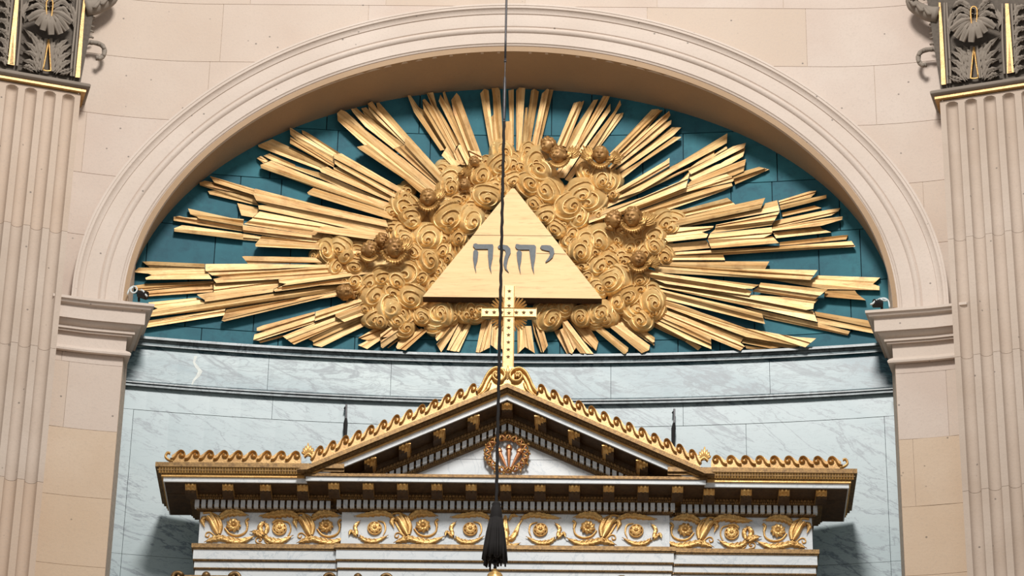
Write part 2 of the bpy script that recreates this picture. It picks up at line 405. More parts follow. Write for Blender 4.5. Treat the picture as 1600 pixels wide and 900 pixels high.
# ---------------------------------------------------------------- back wall of the niche
ZB1 = zat(553, backY(0)-.06)     # top of the moulding under the teal
ZB2 = zat(568, backY(0)); ZB3 = zat(624, backY(0)); ZB4 = zat(633, backY(0))
bw = MB()
xs = [-3.45+i*6.9/24 for i in range(25)]
bw.grid([[(x, backY(x)+.015, 0), (x, backY(x)+.015, ZS+B+.4)] for x in xs]); bw.grid([[(x, backY(x)+.2, 0), (x, backY(x)+.2, ZS+B+.4)] for x in xs])
bw.grid([[(x, backY(x)+.015, ZS+B+.4), (x, backY(x)+.2, ZS+B+.4)] for x in xs])
bw.grid([[(x, backY(x)+.015, 0), (x, backY(x)+.015, ZS+B+.4)] for x in xs])
wall_back = struct(bw.build('wall_back', M['bluejoint']))
zj = [ZB1-.03, zat(533, backY(0)), zat(455, backY(0)), zat(375, backY(0)), zat(293, backY(0)), zat(212, backY(0)), zat(130, backY(0)), ZS+B+.25]
for r in range(len(zj)-1):
    x = -3.4-random.uniform(0, .4)
    while x < 3.4:
        wdt = random.choice((.34, .62, .55, .78)); x0, x1 = max(x, -3.4), min(x+wdt, 3.4); x += wdt
        if x1-x0 < .05: continue
        mx = min(abs(x0), abs(x1)) if x0*x1 > 0 else 0
        if mx < a_in+.05 and zj[r] < archz(mx, a_in+.05, B+.05)+.05:
            surf_block(wall_back, backY, x0, x1, zj[r], zj[r+1], M['blue'], 'painted_stone_block', gap=.008, n=2, th=.015)
# marble band and lower wall slabs
def slabs(z0, z1, xl, mat, gap=.003, proud=.004, name='marble_slab'):
    for x0, x1 in zip(xl, xl[1:]):
        surf_block(wall_back, backY, x0, x1, z0, z1, mat, name, gap=gap, n=6, th=.018, proud=proud)
slabs(ZB3, ZB2+.02, [-3.4, -1.95, -.96, .82, 2.1, 3.4], M['band'])
mb = MB(); vp = [(303, 545), (306, 556), (303, 566), (308, 574), (313, 580), (309, 588), (303, 594), (300, 601)]; vw = [2.0, 2.4, 1.8, 3.0, 3.4, 3.2, 2.0, 1.0]
vp = [p for p in vp if p[1] > 550]; vw = vw[-len(vp):]
mb.grid([[G(p[0]-w_, p[1]+15-15, .0052), G(p[0]+w_, p[1], .0052)] for p, w_ in zip(vp, vw)])
mb.build('white_vein', flat('white_vein_marble', srgb(200, 206, 200), .4), wall_back)
slabs(zat(668, backY(0)), ZB4+.01, [-3.4, -1.9, -.3, 1.4, 3.4], M['wall_marble'])
zp = zat(668, backY(0))
for z0, z1 in ((zp-1.3, zp), (zp-2.9, zp-1.3), (zp-5, zp-2.9)):
    slabs(z0, z1, [-3.4, -2.995], M['wall_marble']); slabs(z0, z1, [2.995, 3.4], M['wall_marble'])
    slabs(z0, z1, [-2.995, -1.3, .45, 1.9, 2.995], M['wall_marble'], proud=.001)
slabs(0.02, zp-5, [-3.4, 0, 3.4], M['wall_marble'])
bx = [-3.1+i*6.2/30 for i in range(31)]
def backtrim(name, prof, mat):
    mb = MB(); mb.grid([[(x, backY(x)-p, z) for p, z in prof] for x in bx]); return struct(mb.build(name, mat, smooth='auto'))
Yz = backY(0)
backtrim('trim_5', [(0, ZB1+.012), (.030, ZB1+.012), (.062, ZB1), (.062, zat(556.5, Yz-.062)), (.045, zat(557, Yz-.045)), (.022, zat(559, Yz-.022)), (.018, zat(561.5, Yz-.018)), (.030, zat(563, Yz-.03)), (.036, zat(564, Yz-.036)), (.036, zat(567, Yz-.036)), (0, ZB2)], M['bandtrim'])
backtrim('trim_6', [(0, zat(622, Yz)), (.03, zat(624, Yz-.03)), (.03, zat(626, Yz-.03)), (.012, zat(626.8, Yz-.012)), (.012, zat(627.6, Yz-.012)), (.038, zat(628.5, Yz-.038)), (.04, zat(631, Yz-.04)), (.02, zat(632.2, Yz-.02)), (0, ZB4)], M['bandtrim'])
# ---------------------------------------------------------------- pilasters
XP = -3.75; PW = Vector((XP, wallY(XP), 0)); ph = math.atan(2*.127*(-XP-2.6))
PT = Vector((math.cos(ph), math.sin(ph), 0)); PN = Vector((math.sin(ph), -math.cos(ph), 0))
def PF(px, py, h=0.20): return on_plane(px, py, PW+PN*h, PN)
def uz(P): return (P-PW).dot(PT), P.z
def L(u, h, z): return PW+PT*u+PN*h+Vector((0, 0, z))
ue, zt = uz(PF(126, 150))
_, zast = uz(PF(125, 147))
fu = [uz(PF(px, 190))[0] for px in (103.5, 73.5, 43.5)]
pitch = (fu[0]-fu[2])/2; fr_ = pitch*0.325; zft = uz(PF(103, 143))[1]-.022
ul = ue-pitch*7-(ue-fu[0])*2+pitch
def shaft_mesh(z0, z1, dome):
    mb = MB(); us = [ul]; fc = [fu[0]-i*pitch for i in range(7)][::-1]
    for c in fc: us += [c-fr_+fr_*2*k/12 for k in range(13)]
    us.append(ue)
    zs = [z0] + ([zft-fr_+fr_*math.sin(k/12*math.pi/2) for k in range(13)] + [z1] if dome else [z1])
    rows = []
    for z in zs:
        row = []
        for u in us:
            h = 0.20
            for c in fc:
                du = abs(u-c)/fr_
                if du < 1:
                    dz = max(0, (z-(zft-fr_))/fr_) if dome else 0
                    q = 1-du*du-dz*dz
                    if q > 0: h -= 0.052*math.sqrt(q)
            row.append(L(u, h, z))
        rows.append(row)
    mb.grid(rows)
    for a in (0, -1): mb.grid([[r[a] for r in rows], [L(us[a], .0, z) for z in zs]])
    mb.grid([rows[-1], [L(u, .0, zs[-1]) for u in us]]); mb.grid([rows[0], [L(u, .0, zs[0]) for u in us]])
    return mb
def six(x, y): return (x/6.0, y/6.0)
def capital_parts():
    out = []; ztopc = 19.98
    mb = MB(); uc = ue-.015
    mb.prism([L(ul+.015, .0, zast+.05), L(uc, .0, zast+.05), L(uc, .175, zast+.05), L(ul+.015, .175, zast+.05)], [L(ul+.015, .0, ztopc), L(uc+.1, .0, ztopc), L(uc+.1, .175, ztopc), L(ul+.015, .175, ztopc)])
    out.append(('bell', M['capdark'], mb, False))
    f = lambda px, py, h: PF(px, py, 0.18+h)
    mb = MB(); mb.prism([L(ul-.12, -.0, ztopc), L(ue+.14, -.0, ztopc), L(ue+.14, .36, ztopc), L(ul-.12, .36, ztopc)], [L(ul-.16, -.0, ztopc+.2), L(ue+.18, .0, ztopc+.2), L(ue+.18, .40, ztopc+.2), L(ul-.16, .40, ztopc+.2)])
    out.append(('abacus', M['cap'], mb, False))
    mb = MB(); mb.prism([L(ul, .0, ztopc+.2), L(ue+.02, .0, ztopc+.2), L(ue+.02, .22, ztopc+.2), L(ul, .22, ztopc+.2)], [L(ul, .0, ZTOP), L(ue+.02, .0, ZTOP), L(ue+.02, .22, ZTOP), L(ul, .22, ZTOP)])
    out.append(('entablature_block', M['pil'], mb, False))
    # necking roll and gilt fillet
    zA = uz(PF(130, 130, .16))[1]; zBm = uz(PF(136, 143, .12))[1]
    pth = [(ul-.03, .09), (ue, .09), (ue, -.03)]
    def ring(prof):
        m2 = MB(); rows = []
        for (u, h), (du, dh) in zip([(ul, .20), (ue, .20), (ue, .0)], [(0, 1), (1, 1), (1, 0)]):
            rows.append([L(u+du*p, h+dh*p, z) for p, z in prof])
        m2.grid(rows); return m2
    zb = zast; 
    out.append(('necking', M['cap'], ring([(0, zb+.082), (.04, zb+.084), (.058, zb+.078), (.068, zb+.062), (.066, zb+.046), (.052, zb+.034), (.04, zb+.030), (.0, zb+.030)]), 'auto'))
    out.append(('gilt_fillet', M['goldmid'], ring([(0, zb+.031), (.036, zb+.031), (.036, zb+.004), (.0, zb+.004)]), False))
    # gilt strips
    mb = MB()
    for q in ([(803, -40), (800, 30), (749, 728), (706, 724), (757, 200), (786, -40)],):
        mb.prism([f(*six(*p), .0) for p in q], [f(*six(*p), .035) for p in q])
    out.append(('gilt_strip', M['goldmid'], mb, False))
    mb = MB(); q = [(146, -40), (178, -40), (152, 330), (136, 612), (72, 600), (112, 250)]
    mb.prism([f(*six(*p), .0) for p in q], [f(*six(*p), .03) for p in q]); out.append(('gilt_strip', M['goldmid'], mb, False))
    mb = MB(); q = [(128, 300), (128, 600), (92, 595)]
    mb.prism([f(*six(*p), .028) for p in q], [f(*six(*p), .034) for p in q]); out.append(('strip_inlay', M['goldband'], mb, False))
    mb = MB()
    for pts in ([(455, 370), (430, 520), (402, 655)], [(458, 370), (468, 520), (476, 662)], [(402, 655), (440, 664), (476, 662)]):
        cord2(mb, f, [six(*p) for p in pts], 1.3, .03, .012, 8)
    out.append(('gilt_wedge', M['gold'], mb, True))
    mb = MB(); cord2(mb, f, [six(*p) for p in [(438, 165), (434, 60), (440, 10), (466, -8), (492, 8), (494, 70), (478, 185)]], 1.3, .115, .015, 20)
    out.append(('gilt_loop', M['gold'], mb, True))
    # plain vertical reeds either side of the gilt strips and centre stem
    mb = MB()
    for pts in ([(205, -40), (190, 300), (160, 615)], [(118, -40), (90, 250), (50, 600)], [(750, -40), (735, 200), (690, 715)], [(728, -40), (708, 200), (672, 560), (665, 712)], [(85, -40), (65, 250), (40, 590)],
                [(430, 360), (385, 560), (370, 655)], [(480, 360), (500, 540), (505, 670)], [(440, 360), (412, 500), (392, 660)], [(470, 360), (482, 520), (490, 668)]):
        cord2(mb, f, [six(*p) for p in pts], 2.0, .02, .018, 14)
    out.append(('reeding', M['cap'], mb, True))
    # acanthus sprays
    sprays = [[(345, 655), (300, 590), (185, 560)], [(350, 640), (310, 520), (190, 470)], [(360, 610), (320, 470), (205, 370)], [(372, 540), (330, 380), (210, 250)], [(385, 480), (370, 380), (330, 300)], [(300, 655), (250, 630), (180, 625)],
              [(530, 672), (600, 600), (700, 560)], [(525, 650), (590, 540), (695, 480)], [(520, 610), (570, 480), (690, 400)], [(515, 540), (560, 430), (660, 350)], [(505, 470), (530, 400), (570, 340)], [(580, 682), (640, 665), (700, 640)],
              [(440, 170), (340, 130), (235, 180)], [(425, 120), (340, 60), (225, 110)], [(430, 60), (330, -10), (240, 30)], [(420, 20), (350, -50), (290, -60)], [(500, 170), (570, 150), (650, 250)], [(505, 110), (600, 100), (690, 240)], [(505, 60), (600, 30), (700, 140)], [(500, 10), (600, -40), (700, 30)], [(250, 40), (220, 120), (235, 200)], [(660, 60), (690, 150), (690, 260)],
              [(50, 590), (20, 560), (-60, 545)], [(55, 520), (10, 470), (-70, 450)], [(60, 440), (20, 380), (-60, 350)], [(65, 350), (30, 300), (-60, 270)], [(70, 250), (30, 200), (-70, 190)], [(75, 150), (30, 100), (-70, 90)], [(80, 60), (40, 0), (-60, -20)]]
    for k, s in enumerate(sprays):
        mb = MB(); leaf(mb, f, [six(*p) for p in s], 6.2, .012, .035+.01*(k % 2), 4, 28, .2, .35)
        out.append(('acanthus_lobe', M['cap'], mb, True))
    # overhanging scalloped tip
    for k, e in enumerate([(262, 185), (345, 232), (400, 283), (480, 325), (567, 318), (628, 283), (668, 215)]):
        mb = MB(); c = (468, 120)
        m_ = ((c[0]+e[0])/2, (c[1]+e[1])/2-26)
        leaf(mb, f, [(c[0]/6, c[1]/6, .07), (m_[0]/6, m_[1]/6, .13), (e[0]/6, e[1]/6, .10)], 6.6, .0, .035, 0, 14, .75, .25)
        out.append(('leaf_tip_lobe', M['cap'], mb, True))
    # side hook leaf and upper scroll beyond the corner
    mb = MB(); g = lambda px, py, h: PF(px, py, 0.10+h)
    P = smoothpath([(765, 430), (800, 405), (850, 398), (920, 408), (970, 440), (978, 500), (945, 545), (900, 545)], 20)
    mb.tube([g(p.x/6, p.y/6, .02) for p in P], [.018+.004*abs(math.sin(i*1.3)) for i in range(21)], 8)
    for k in range(6):
        p = P[3+k*3]; mb.sphere(g(p.x/6, p.y/6, .035), .017, 8, 6)
    out.append(('hook_leaf', M['cap'], mb, True))
    mb = MB(); P = smoothpath([(800, 80), (880, 70), (960, 40), (1040, -10), (1060, -70), (1000, -120), (930, -90)], 20)
    mb.tube([g(p.x/6, p.y/6, .08) for p in P], [.075-.002*i for i in range(21)], 10)
    for k in range(5):
        p = P[4+k*3]; mb.tube([g(p.x/6-9, p.y/6+2-k, .1), g(p.x/6, p.y/6, .16), g(p.x/6+6, p.y/6-9, .14)], .016, 6)
    out.append(('corner_volute', M['cap'], mb, True))
    mb = MB()
    for y in (60, 95, 130, 165, 205, 250, 295, 350): mb.tube([g(785/6, y/6, .0), g(850/6, (y-6)/6, .012), g((900-y*.08)/6, (y+4)/6, -.01)], .010, 6)
    out.append(('side_fluting', M['cap'], mb, True))
    return out
capdata = capital_parts()
for side in (0, 1):
    mir = (lambda m: m.mirror()) if side else (lambda m: m)
    loc = L((ul+ue)/2, .04, 0); loc = Vector((-loc.x, loc.y, 0)) if side else Vector((loc.x, loc.y, 0))
    t = thing('fluted_pilaster', ('fluted limestone pilaster with grey gilt-edged capital, right of the arch' if side else 'fluted limestone pilaster with grey gilt-edged capital, left of the arch'), 'pilaster', loc, 'giant pilasters flanking the arch')
    z = zast; k = 0
    while z > 0.02:
        hgt = [1.35, 1.1, 1.2, 1.25][k % 4] if z > 9 else z
        mir(shaft_mesh(max(z-hgt, 0)+(.003 if z-hgt > 0 else 0), z, k == 0)).build('shaft_block', M['pil'], t, smooth='auto'); z -= hgt; k += 1
        if z <= 0.02: break
    bell = None
    for nm, mt, mb, sm in capdata:
        o = mir(mb).build(nm, mt, bell if nm in ('acanthus_lobe', 'leaf_tip_lobe', 'reeding', 'gilt_wedge', 'gilt_loop', 'side_fluting') else t, smooth=sm)
        if nm == 'bell': bell = o
    if side: t.location.x -= .055
# ================================================================ GILDED SUNBURST
def crop(ox, oy, s, pts): return [(ox+x/s, oy+y/s) for x, y in pts]
CA = (200, 260, 5.3333); CB = (200, 390, 5.3333); CF = (390, 190, 5.3333); CG = (510, 130, 5.3333); CI = (740, 130, 5.3333); CK = (920, 150, 5.3333)
CM = (1040, 280, 5.3333); CN = (1040, 400, 4.4444); CD = (390, 440, 5.3333); CO = (800, 440, 5.3333); CP = (640, 440, 7.5)
def clip_half(P, co, nr, sgn):
    out = []
    for i in range(len(P)):
        a, b = P[i], P[(i+1) % len(P)]; da = ((a[0]-co[0])*nr[0]+(a[1]-co[1])*nr[1])*sgn; db = ((b[0]-co[0])*nr[0]+(b[1]-co[1])*nr[1])*sgn
        if da >= 0: out.append(a)
        if (da > 0) != (db > 0) and da != db: t_ = da/(da-db); out.append((a[0]+(b[0]-a[0])*t_, a[1]+(b[1]-a[1])*t_))
    return out
def parea(P): return abs(sum(P[i][0]*P[(i+1) % len(P)][1]-P[(i+1) % len(P)][0]*P[i][1] for i in range(len(P))))/2
def board(parent, c, pts, lv, dark=0):
    P = crop(*c, pts)
    cx = sum(p[0] for p in P)/len(P); cy = sum(p[1] for p in P)/len(P)
    # seam fanning out from the centre of the sunburst, through the middle of the board
    dx, dy = cx-800, cy-395; L_ = math.hypot(dx, dy); nr = (-dy/L_, dx/L_)
    ds = [(p[0]-cx)*nr[0]+(p[1]-cy)*nr[1] for p in P]; wd = max(ds)-min(ds)
    # local width: area / length
    al = [(p[0]-cx)*dx/L_+(p[1]-cy)*dy/L_ for p in P]; lw = parea(P)/(max(al)-min(al)+1e-3)
    if lw > 9.5 and parea(P) > 500:
        k = random.uniform(-.8, .8)+ (min(ds)+max(ds))*.15; co = (cx+nr[0]*k, cy+nr[1]*k)
        A, B_ = clip_half(P, co, nr, 1), clip_half(P, co, nr, -1)
        if len(A) > 2 and len(B_) > 2 and min(parea(A), parea(B_)) > 60:
            o = random.choice((.010, -.010, .014, -.014))
            board1(parent, A, lv, o*.5); board1(parent, B_, lv, -o*.5); return
    board1(parent, P, lv, 0)
def board1(parent, P, lv, off):
    cx = sum(p[0] for p in P)/len(P); cy = sum(p[1] for p in P)/len(P)
    sxx = sum((p[0]-cx)**2 for p in P); syy = sum((p[1]-cy)**2 for p in P); sxy = sum((p[0]-cx)*(p[1]-cy) for p in P)
    an = 0.5*math.atan2(2*sxy, sxx-syy); ax = Vector((math.cos(an), math.sin(an), 0)); nr = Vector((-ax.y, ax.x, 0))
    top = (.036, .066, .098, .126)[lv]+off; th = .034
    bm = bmesh.new(); vs = [bm.verts.new((p[0], p[1], 0)) for p in P]
    try: bm.faces.new(vs)
    except Exception: bm.free(); return
    d = [(v.co-Vector((cx, cy, 0))).dot(nr) for v in bm.verts]; lo, hi = min(d), max(d); wd = hi-lo
    kind = random.choice((0, 1, 2, 3)) if wd > 9 else random.choice((0, 4, 1))
    cuts = {0: [.5], 1: [.3, .38], 2: [.62, .70], 3: [.33, .36, .66, .69], 4: []}[kind]
    for cfr in cuts:
        co = Vector((cx, cy, 0))+nr*(lo+wd*cfr)
        bmesh.ops.bisect_plane(bm, geom=bm.verts[:]+bm.edges[:]+bm.faces[:], plane_co=co, plane_no=nr)
    Lr = 60
    tl = random.uniform(-.010, .010)
    def prof(fr):
        fr = min(max(fr, 0), 1); z = tl*(fr-.5)*2
        if kind == 0: z += .012*(1-abs(fr-.5)*2)*(1 if tl > 0 else -.9)
        if kind == 1: z += .014*min(1, max(0, (fr-.3)/.08))
        if kind == 2: z += -.012*min(1, max(0, (fr-.62)/.08))
        if kind == 3: z += .010*(1 if fr < .33 or fr > .69 else 0)*1.0 + (-.004 if .36 <= fr <= .66 else 0)
        return z
    mb = MB(); idx = {}
    for i, v in enumerate(bm.verts):
        fr = ((v.co-Vector((cx, cy, 0))).dot(nr)-lo)/wd; idx[v] = (i, G(v.co.x, v.co.y, top+prof(fr)), G(v.co.x, v.co.y, top-th))
    n = len(bm.verts); mb.v = [q[1] for q in idx.values()]+[q[2] for q in idx.values()]
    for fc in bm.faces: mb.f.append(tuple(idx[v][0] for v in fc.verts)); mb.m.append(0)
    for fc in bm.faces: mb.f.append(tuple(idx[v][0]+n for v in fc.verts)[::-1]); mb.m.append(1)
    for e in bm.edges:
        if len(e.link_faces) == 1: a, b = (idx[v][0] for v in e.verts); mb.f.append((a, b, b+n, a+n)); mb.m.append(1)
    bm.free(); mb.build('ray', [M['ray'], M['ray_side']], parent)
BUND = {
 'forked bundle at left, above the longest low left bundle': [
  (CA, [(682,80),(1060,190),(1060,242),(720,135)],1),(CA,[(595,135),(640,118),(715,135),(1050,238),(1075,310),(735,200),(600,158)],0),(CA,[(665,205),(735,200),(1070,295),(1095,330),(680,232)],0),
  (CA,[(1060,185),(1600,325),(2150,450),(2200,600),(1600,462),(1090,357),(1085,325),(1165,322),(1075,295),(1045,235)],2),(CA,[(910,305),(1080,345),(1095,375),(1040,425),(945,408)],0),
  (CA,[(965,480),(1030,440),(1100,372),(1600,465),(2200,600),(2200,690),(1600,580)],1),
  (CA,[(500,350),(860,430),(965,440),(960,500),(590,435),(575,420),(520,400)],1),(CA,[(380,420),(430,412),(480,425),(580,428),(960,500),(960,542),(610,492),(380,452)],0),(CA,[(385,515),(450,490),(500,495),(960,560),(960,612),(385,542)],0),
  (CA,[(955,487),(1600,580),(2150,670),(2150,760),(1600,640),(960,547)],1),(CA,[(960,560),(1130,585),(1075,622),(960,612)],0),(CA,[(1060,650),(1115,580),(1560,630),(2000,690),(2000,740),(1560,692),(1065,668)],2),
  ((400,300,3),[(265,185),(300,165),(330,160),(600,190),(640,230),(540,222)],3)],
 'long low bundle, tips just above the left impost': [
  (CB,[(950,58),(970,54),(1560,65),(1620,110),(1000,118)],3),(CB,[(120,100),(190,98),(640,118),(640,157),(180,147)],0),(CB,[(55,180),(90,150),(640,158),(700,245),(150,250),(145,235),(200,212),(170,200),(60,190)],1),
  (CB,[(645,120),(1000,118),(1600,125),(2000,130),(2000,190),(1600,200),(1330,240),(735,278),(710,245),(785,228),(700,215),(645,175)],2),(CB,[(55,300),(150,285),(720,258),(720,352),(165,390),(150,350),(60,330)],0),
  (CB,[(715,282),(1250,240),(1255,275),(1315,280),(1210,330),(1215,352),(640,435),(640,420),(590,390),(575,375),(715,355)],1),(CB,[(1255,250),(1330,237),(1600,200),(2050,185),(2050,260),(1600,300),(1225,350),(1210,335),(1320,285),(1260,275)],2),
  (CB,[(170,440),(580,400),(640,437),(1600,305),(2050,240),(2050,290),(1600,370),(810,490),(110,570),(100,545),(250,490),(180,465)],0),(CB,[(100,640),(150,595),(810,495),(805,547),(105,657)],0),(CB,[(780,590),(820,500),(1600,375),(2150,280),(2150,330),(1600,410),(800,600)],1)],
 'downward bundle at lower left, next below the longest one': [
  (CD,[(60,385),(110,365),(545,250),(545,330),(530,345),(80,490),(30,490),(40,440),(130,415),(60,410)],1),(CD,[(550,250),(720,200),(960,130),(960,170),(730,265),(545,330)],2),(CD,[(75,500),(275,445),(300,455),(90,512)],0),
  (CD,[(275,455),(530,350),(700,275),(790,337),(370,525),(335,500)],1),(CD,[(715,270),(920,195),(1050,180),(1050,240),(790,337),(715,290)],2),(CD,[(490,480),(800,335),(960,270),(1100,230),(1100,300),(600,545),(530,530),(530,500)],0)],
 'stubby bundle under the large lower left cloud': [
  (CD,[(905,470),(1050,385),(1200,375),(1080,462),(990,492)],0),(CD,[(905,530),(1090,435),(1180,400),(1140,445),(1090,487),(980,562)],0),(CD,[(1095,547),(1090,490),(1160,460),(1090,465),(1090,440),(1370,240),(1450,300),(1390,352),(1210,482),(1110,555)],2),
  (CD,[(1145,550),(1215,482),(1240,490),(1155,555)],0),(CD,[(1205,490),(1380,370),(1420,400),(1230,507)],0),(CD,[(1220,545),(1240,500),(1430,390),(1480,410),(1300,572),(1230,560)],1)],
 'upper left bundle with notched tips close under the arch': [
  (CF,[(435,70),(480,90),(765,270),(760,300),(700,272),(440,102)],0),(CF,[(335,50),(350,55),(700,275),(708,345),(405,165),(340,110)],1),(CF,[(340,125),(405,168),(708,350),(700,380),(660,362),(335,180)],1),
  (CF,[(700,270),(765,265),(1100,460),(1290,570),(1290,660),(1180,620),(750,380),(710,350)],2),(CF,[(70,195),(190,145),(660,360),(650,375),(590,390),(580,402),(75,212)],0),(CF,[(580,400),(600,385),(650,375),(700,405),(700,380),(750,380),(1180,610),(1300,680),(1250,700),(600,422)],1),
  (CF,[(60,305),(95,285),(160,325),(115,347)],0),(CF,[(115,285),(165,265),(380,360),(380,370),(600,430),(1200,690),(1200,730),(580,470),(200,330)],0),(CF,[(90,360),(180,325),(560,480),(1200,690),(1200,760),(550,552),(95,387)],1),(CF,[(480,590),(530,552),(1190,760),(1190,820),(600,642),(490,607)],2)],
 'broad upper left bundle with one shorter ray on its left': [
  (CG,[(90,250),(120,220),(170,240),(325,390),(600,600),(880,790),(1000,960),(900,960),(310,510),(95,312)],1),(CG,[(205,262),(330,392),(560,562),(535,562),(300,382)],0),(CG,[(205,215),(250,205),(320,270),(650,510),(560,547),(325,362),(220,242)],1),(CG,[(290,210),(330,200),(440,310),(650,480),(640,512),(320,270)],0),
  (CG,[(345,170),(380,150),(430,222),(660,460),(655,512),(430,310),(355,222)],1),(CG,[(415,165),(440,160),(690,447),(655,467),(430,232)],0),(CG,[(565,547),(655,510),(1080,920),(1050,960),(700,662)],2),(CG,[(655,465),(690,445),(920,700),(1040,860),(1040,920),(920,800),(655,512)],3),(CG,[(255,530),(340,512),(730,800),(920,950),(820,950),(650,800),(270,547)],3)],
 'slim five-tipped bundle near the top, left of the cord': [
  (CG,[(675,100),(700,100),(770,200),(810,225),(1010,550),(950,562),(730,242)],0),(CG,[(800,140),(820,130),(880,195),(1100,622),(1050,622),(810,222)],1),(CG,[(835,80),(890,75),(920,190),(1110,500),(1080,530),(1060,602),(880,202)],0),
  (CG,[(935,150),(950,95),(1010,190),(1180,562),(1200,642),(1110,502)],1),(CG,[(970,80),(985,65),(1020,160),(1190,562),(1160,562),(985,152)],0),(CG,[(1040,140),(1085,80),(1110,110),(1300,622),(1180,562),(1060,252)],1),
  (CG,[(1010,520),(1075,640),(1150,660),(1060,700),(960,600)],2),(CG,[(1060,590),(1105,510),(1130,520),(1190,620),(1180,680),(1100,680)],2),(CG,[(1185,560),(1280,570),(1300,640),(1210,640)],2)],
 'upright bundle at the very top, behind the hanging cord': [
  (CI,[(55,85),(90,45),(125,60),(172,562),(140,562)],1),(CI,[(140,290),(180,245),(230,552),(165,562)],0),(CI,[(150,40),(205,35),(220,60),(250,552),(180,542),(160,112)],0),(CI,[(290,60),(335,50),(335,512),(320,542),(300,302)],0),(CI,[(250,320),(310,315),(320,532),(240,542)],1),
  (CI,[(355,60),(380,35),(430,40),(395,562),(355,562)],1),(CI,[(430,205),(450,200),(430,562),(395,542)],0),(CI,[(480,60),(505,45),(545,70),(465,562),(410,562)],0),(CI,[(570,85),(615,45),(630,52),(520,562),(480,522)],1),(CI,[(625,50),(665,55),(545,562),(510,562)],0)],
 'bundle rising behind the two upper right cherubs': [
  (CI,[(835,165),(890,150),(900,170),(760,522),(690,522)],1),(CI,[(890,160),(920,145),(915,170),(770,532),(740,522)],0),(CI,[(1000,140),(1040,135),(870,502),(860,562),(720,562),(760,502)],0),(CI,[(1080,105),(1135,110),(1100,190),(900,502),(860,562),(870,482)],1),
  (CI,[(1120,190),(1140,170),(1140,230),(950,500),(760,790),(640,790),(900,500)],0),(CI,[(1170,235),(1220,140),(1230,180),(1010,520),(800,822),(760,802),(980,482)],1),(CI,[(1170,265),(1250,245),(1240,280),(1050,532),(920,722),(1000,512)],0)],
 'upper right bundle behind the wing tip of the right cherub': [
  (CK,[(525,112),(580,108),(600,125),(260,462),(230,502),(170,482),(280,372)],1),(CK,[(600,115),(615,120),(470,290),(260,502),(240,492),(400,312)],0),(CK,[(600,180),(670,125),(680,160),(640,220),(690,200),(685,235),(550,352),(200,622),(160,602),(250,502),(460,302)],1),
  (CK,[(540,380),(690,260),(770,262),(700,332),(240,652),(200,632)],0),(CK,[(710,340),(770,340),(760,352),(440,562),(250,712),(230,662),(430,542)],1)],
 'widest upper right bundle with one slim tip pointing right': [
  (CK,[(640,540),(672,515),(672,582),(430,722),(260,802),(150,830),(250,770),(420,672)],2),(CK,[(1040,380),(1155,310),(1150,392),(1060,442),(740,612),(430,792),(250,852),(150,852),(430,722),(740,562)],1),(CK,[(1040,510),(1145,415),(1155,437),(860,602),(400,822),(150,930),(150,880),(850,592),(1050,442)],0),
  (CK,[(1200,420),(1310,390),(1295,432),(850,652),(830,622),(1040,512)],1),(CK,[(1240,470),(1305,430),(1285,502),(1190,562),(860,702),(830,682),(850,642),(1100,562)],0),(CK,[(750,715),(840,630),(840,642),(810,762),(500,882),(0,1060),(0,990),(450,842)],2),
  (CK,[(1190,570),(1310,525),(1290,627),(1210,662),(820,772),(810,742),(860,702)],1),(CK,[(820,740),(1150,650),(1220,690),(1200,712),(810,802),(300,990),(200,990)],1),(CK,[(800,810),(1190,725),(1200,752),(1120,792),(400,1042),(100,1110),(50,1090)],0),(CK,[(1290,627),(1420,590),(1505,612),(1220,737),(1210,702),(1200,662)],0)],
 'ragged bundle at far right, above the level of the lettering': [
  (CM,[(60,275),(515,155),(580,210),(60,330)],1),(CM,[(60,340),(560,215),(830,155),(795,242),(90,392),(60,380)],2),(CM,[(805,240),(830,200),(930,175),(950,262),(100,407),(90,395)],1),(CM,[(940,180),(1200,100),(1255,95),(1245,120),(1210,152),(950,212)],0),(CM,[(950,220),(1210,157),(1340,130),(1340,157),(1200,197),(960,257)],1),
  (CM,[(970,280),(1240,220),(1300,240),(975,312)],0),(CM,[(410,420),(420,380),(950,270),(885,382),(370,452)],2),(CM,[(60,405),(400,390),(390,412),(300,442),(355,457),(340,487),(20,522),(-30,470)],2),(CM,[(910,345),(1350,255),(1455,240),(1440,267),(1380,302),(900,402),(890,382)],0),
  (CM,[(890,400),(1300,332),(1475,310),(1470,337),(1300,387),(885,432)],1),(CM,[(350,500),(370,455),(885,400),(890,452),(815,487),(890,475),(945,532),(380,577)],2),(CM,[(892,442),(1290,392),(1300,412),(1380,442),(920,492)],0),(CM,[(-60,600),(-60,550),(340,510),(380,572),(30,607)],1),
  (CM,[(950,525),(1470,467),(1520,465),(1505,502),(950,557)],0),(CM,[(-60,615),(950,562),(1550,515),(1580,562),(940,602),(480,632),(400,632),(-60,640)],1),(CM,[(-40,642),(480,630),(495,674),(-40,674)],2)],
 'far right bundle ending against the right impost': [
  (CN,[(-60,55),(15,35),(720,38),(690,92),(-60,65)],1),(CN,[(-100,60),(500,88),(1055,98),(1005,167),(600,150),(-60,115)],2),(CN,[(1010,165),(1055,135),(1490,150),(1440,195),(1485,210),(1485,237),(1110,230),(700,160),(0,120)],0),(CN,[(-150,80),(0,125),(650,200),(600,227),(550,225),(600,247),(580,274),(0,192),(-150,132)],3),
  (CN,[(660,185),(1125,232),(1030,307),(600,247),(640,217)],2),(CN,[(1110,240),(1315,240),(1330,262),(1390,307),(1100,282)],0),(CN,[(-180,150),(0,195),(600,270),(1060,302),(1030,332),(1025,367),(960,377),(1025,382),(1055,457),(590,352),(0,227),(-180,192)],1),
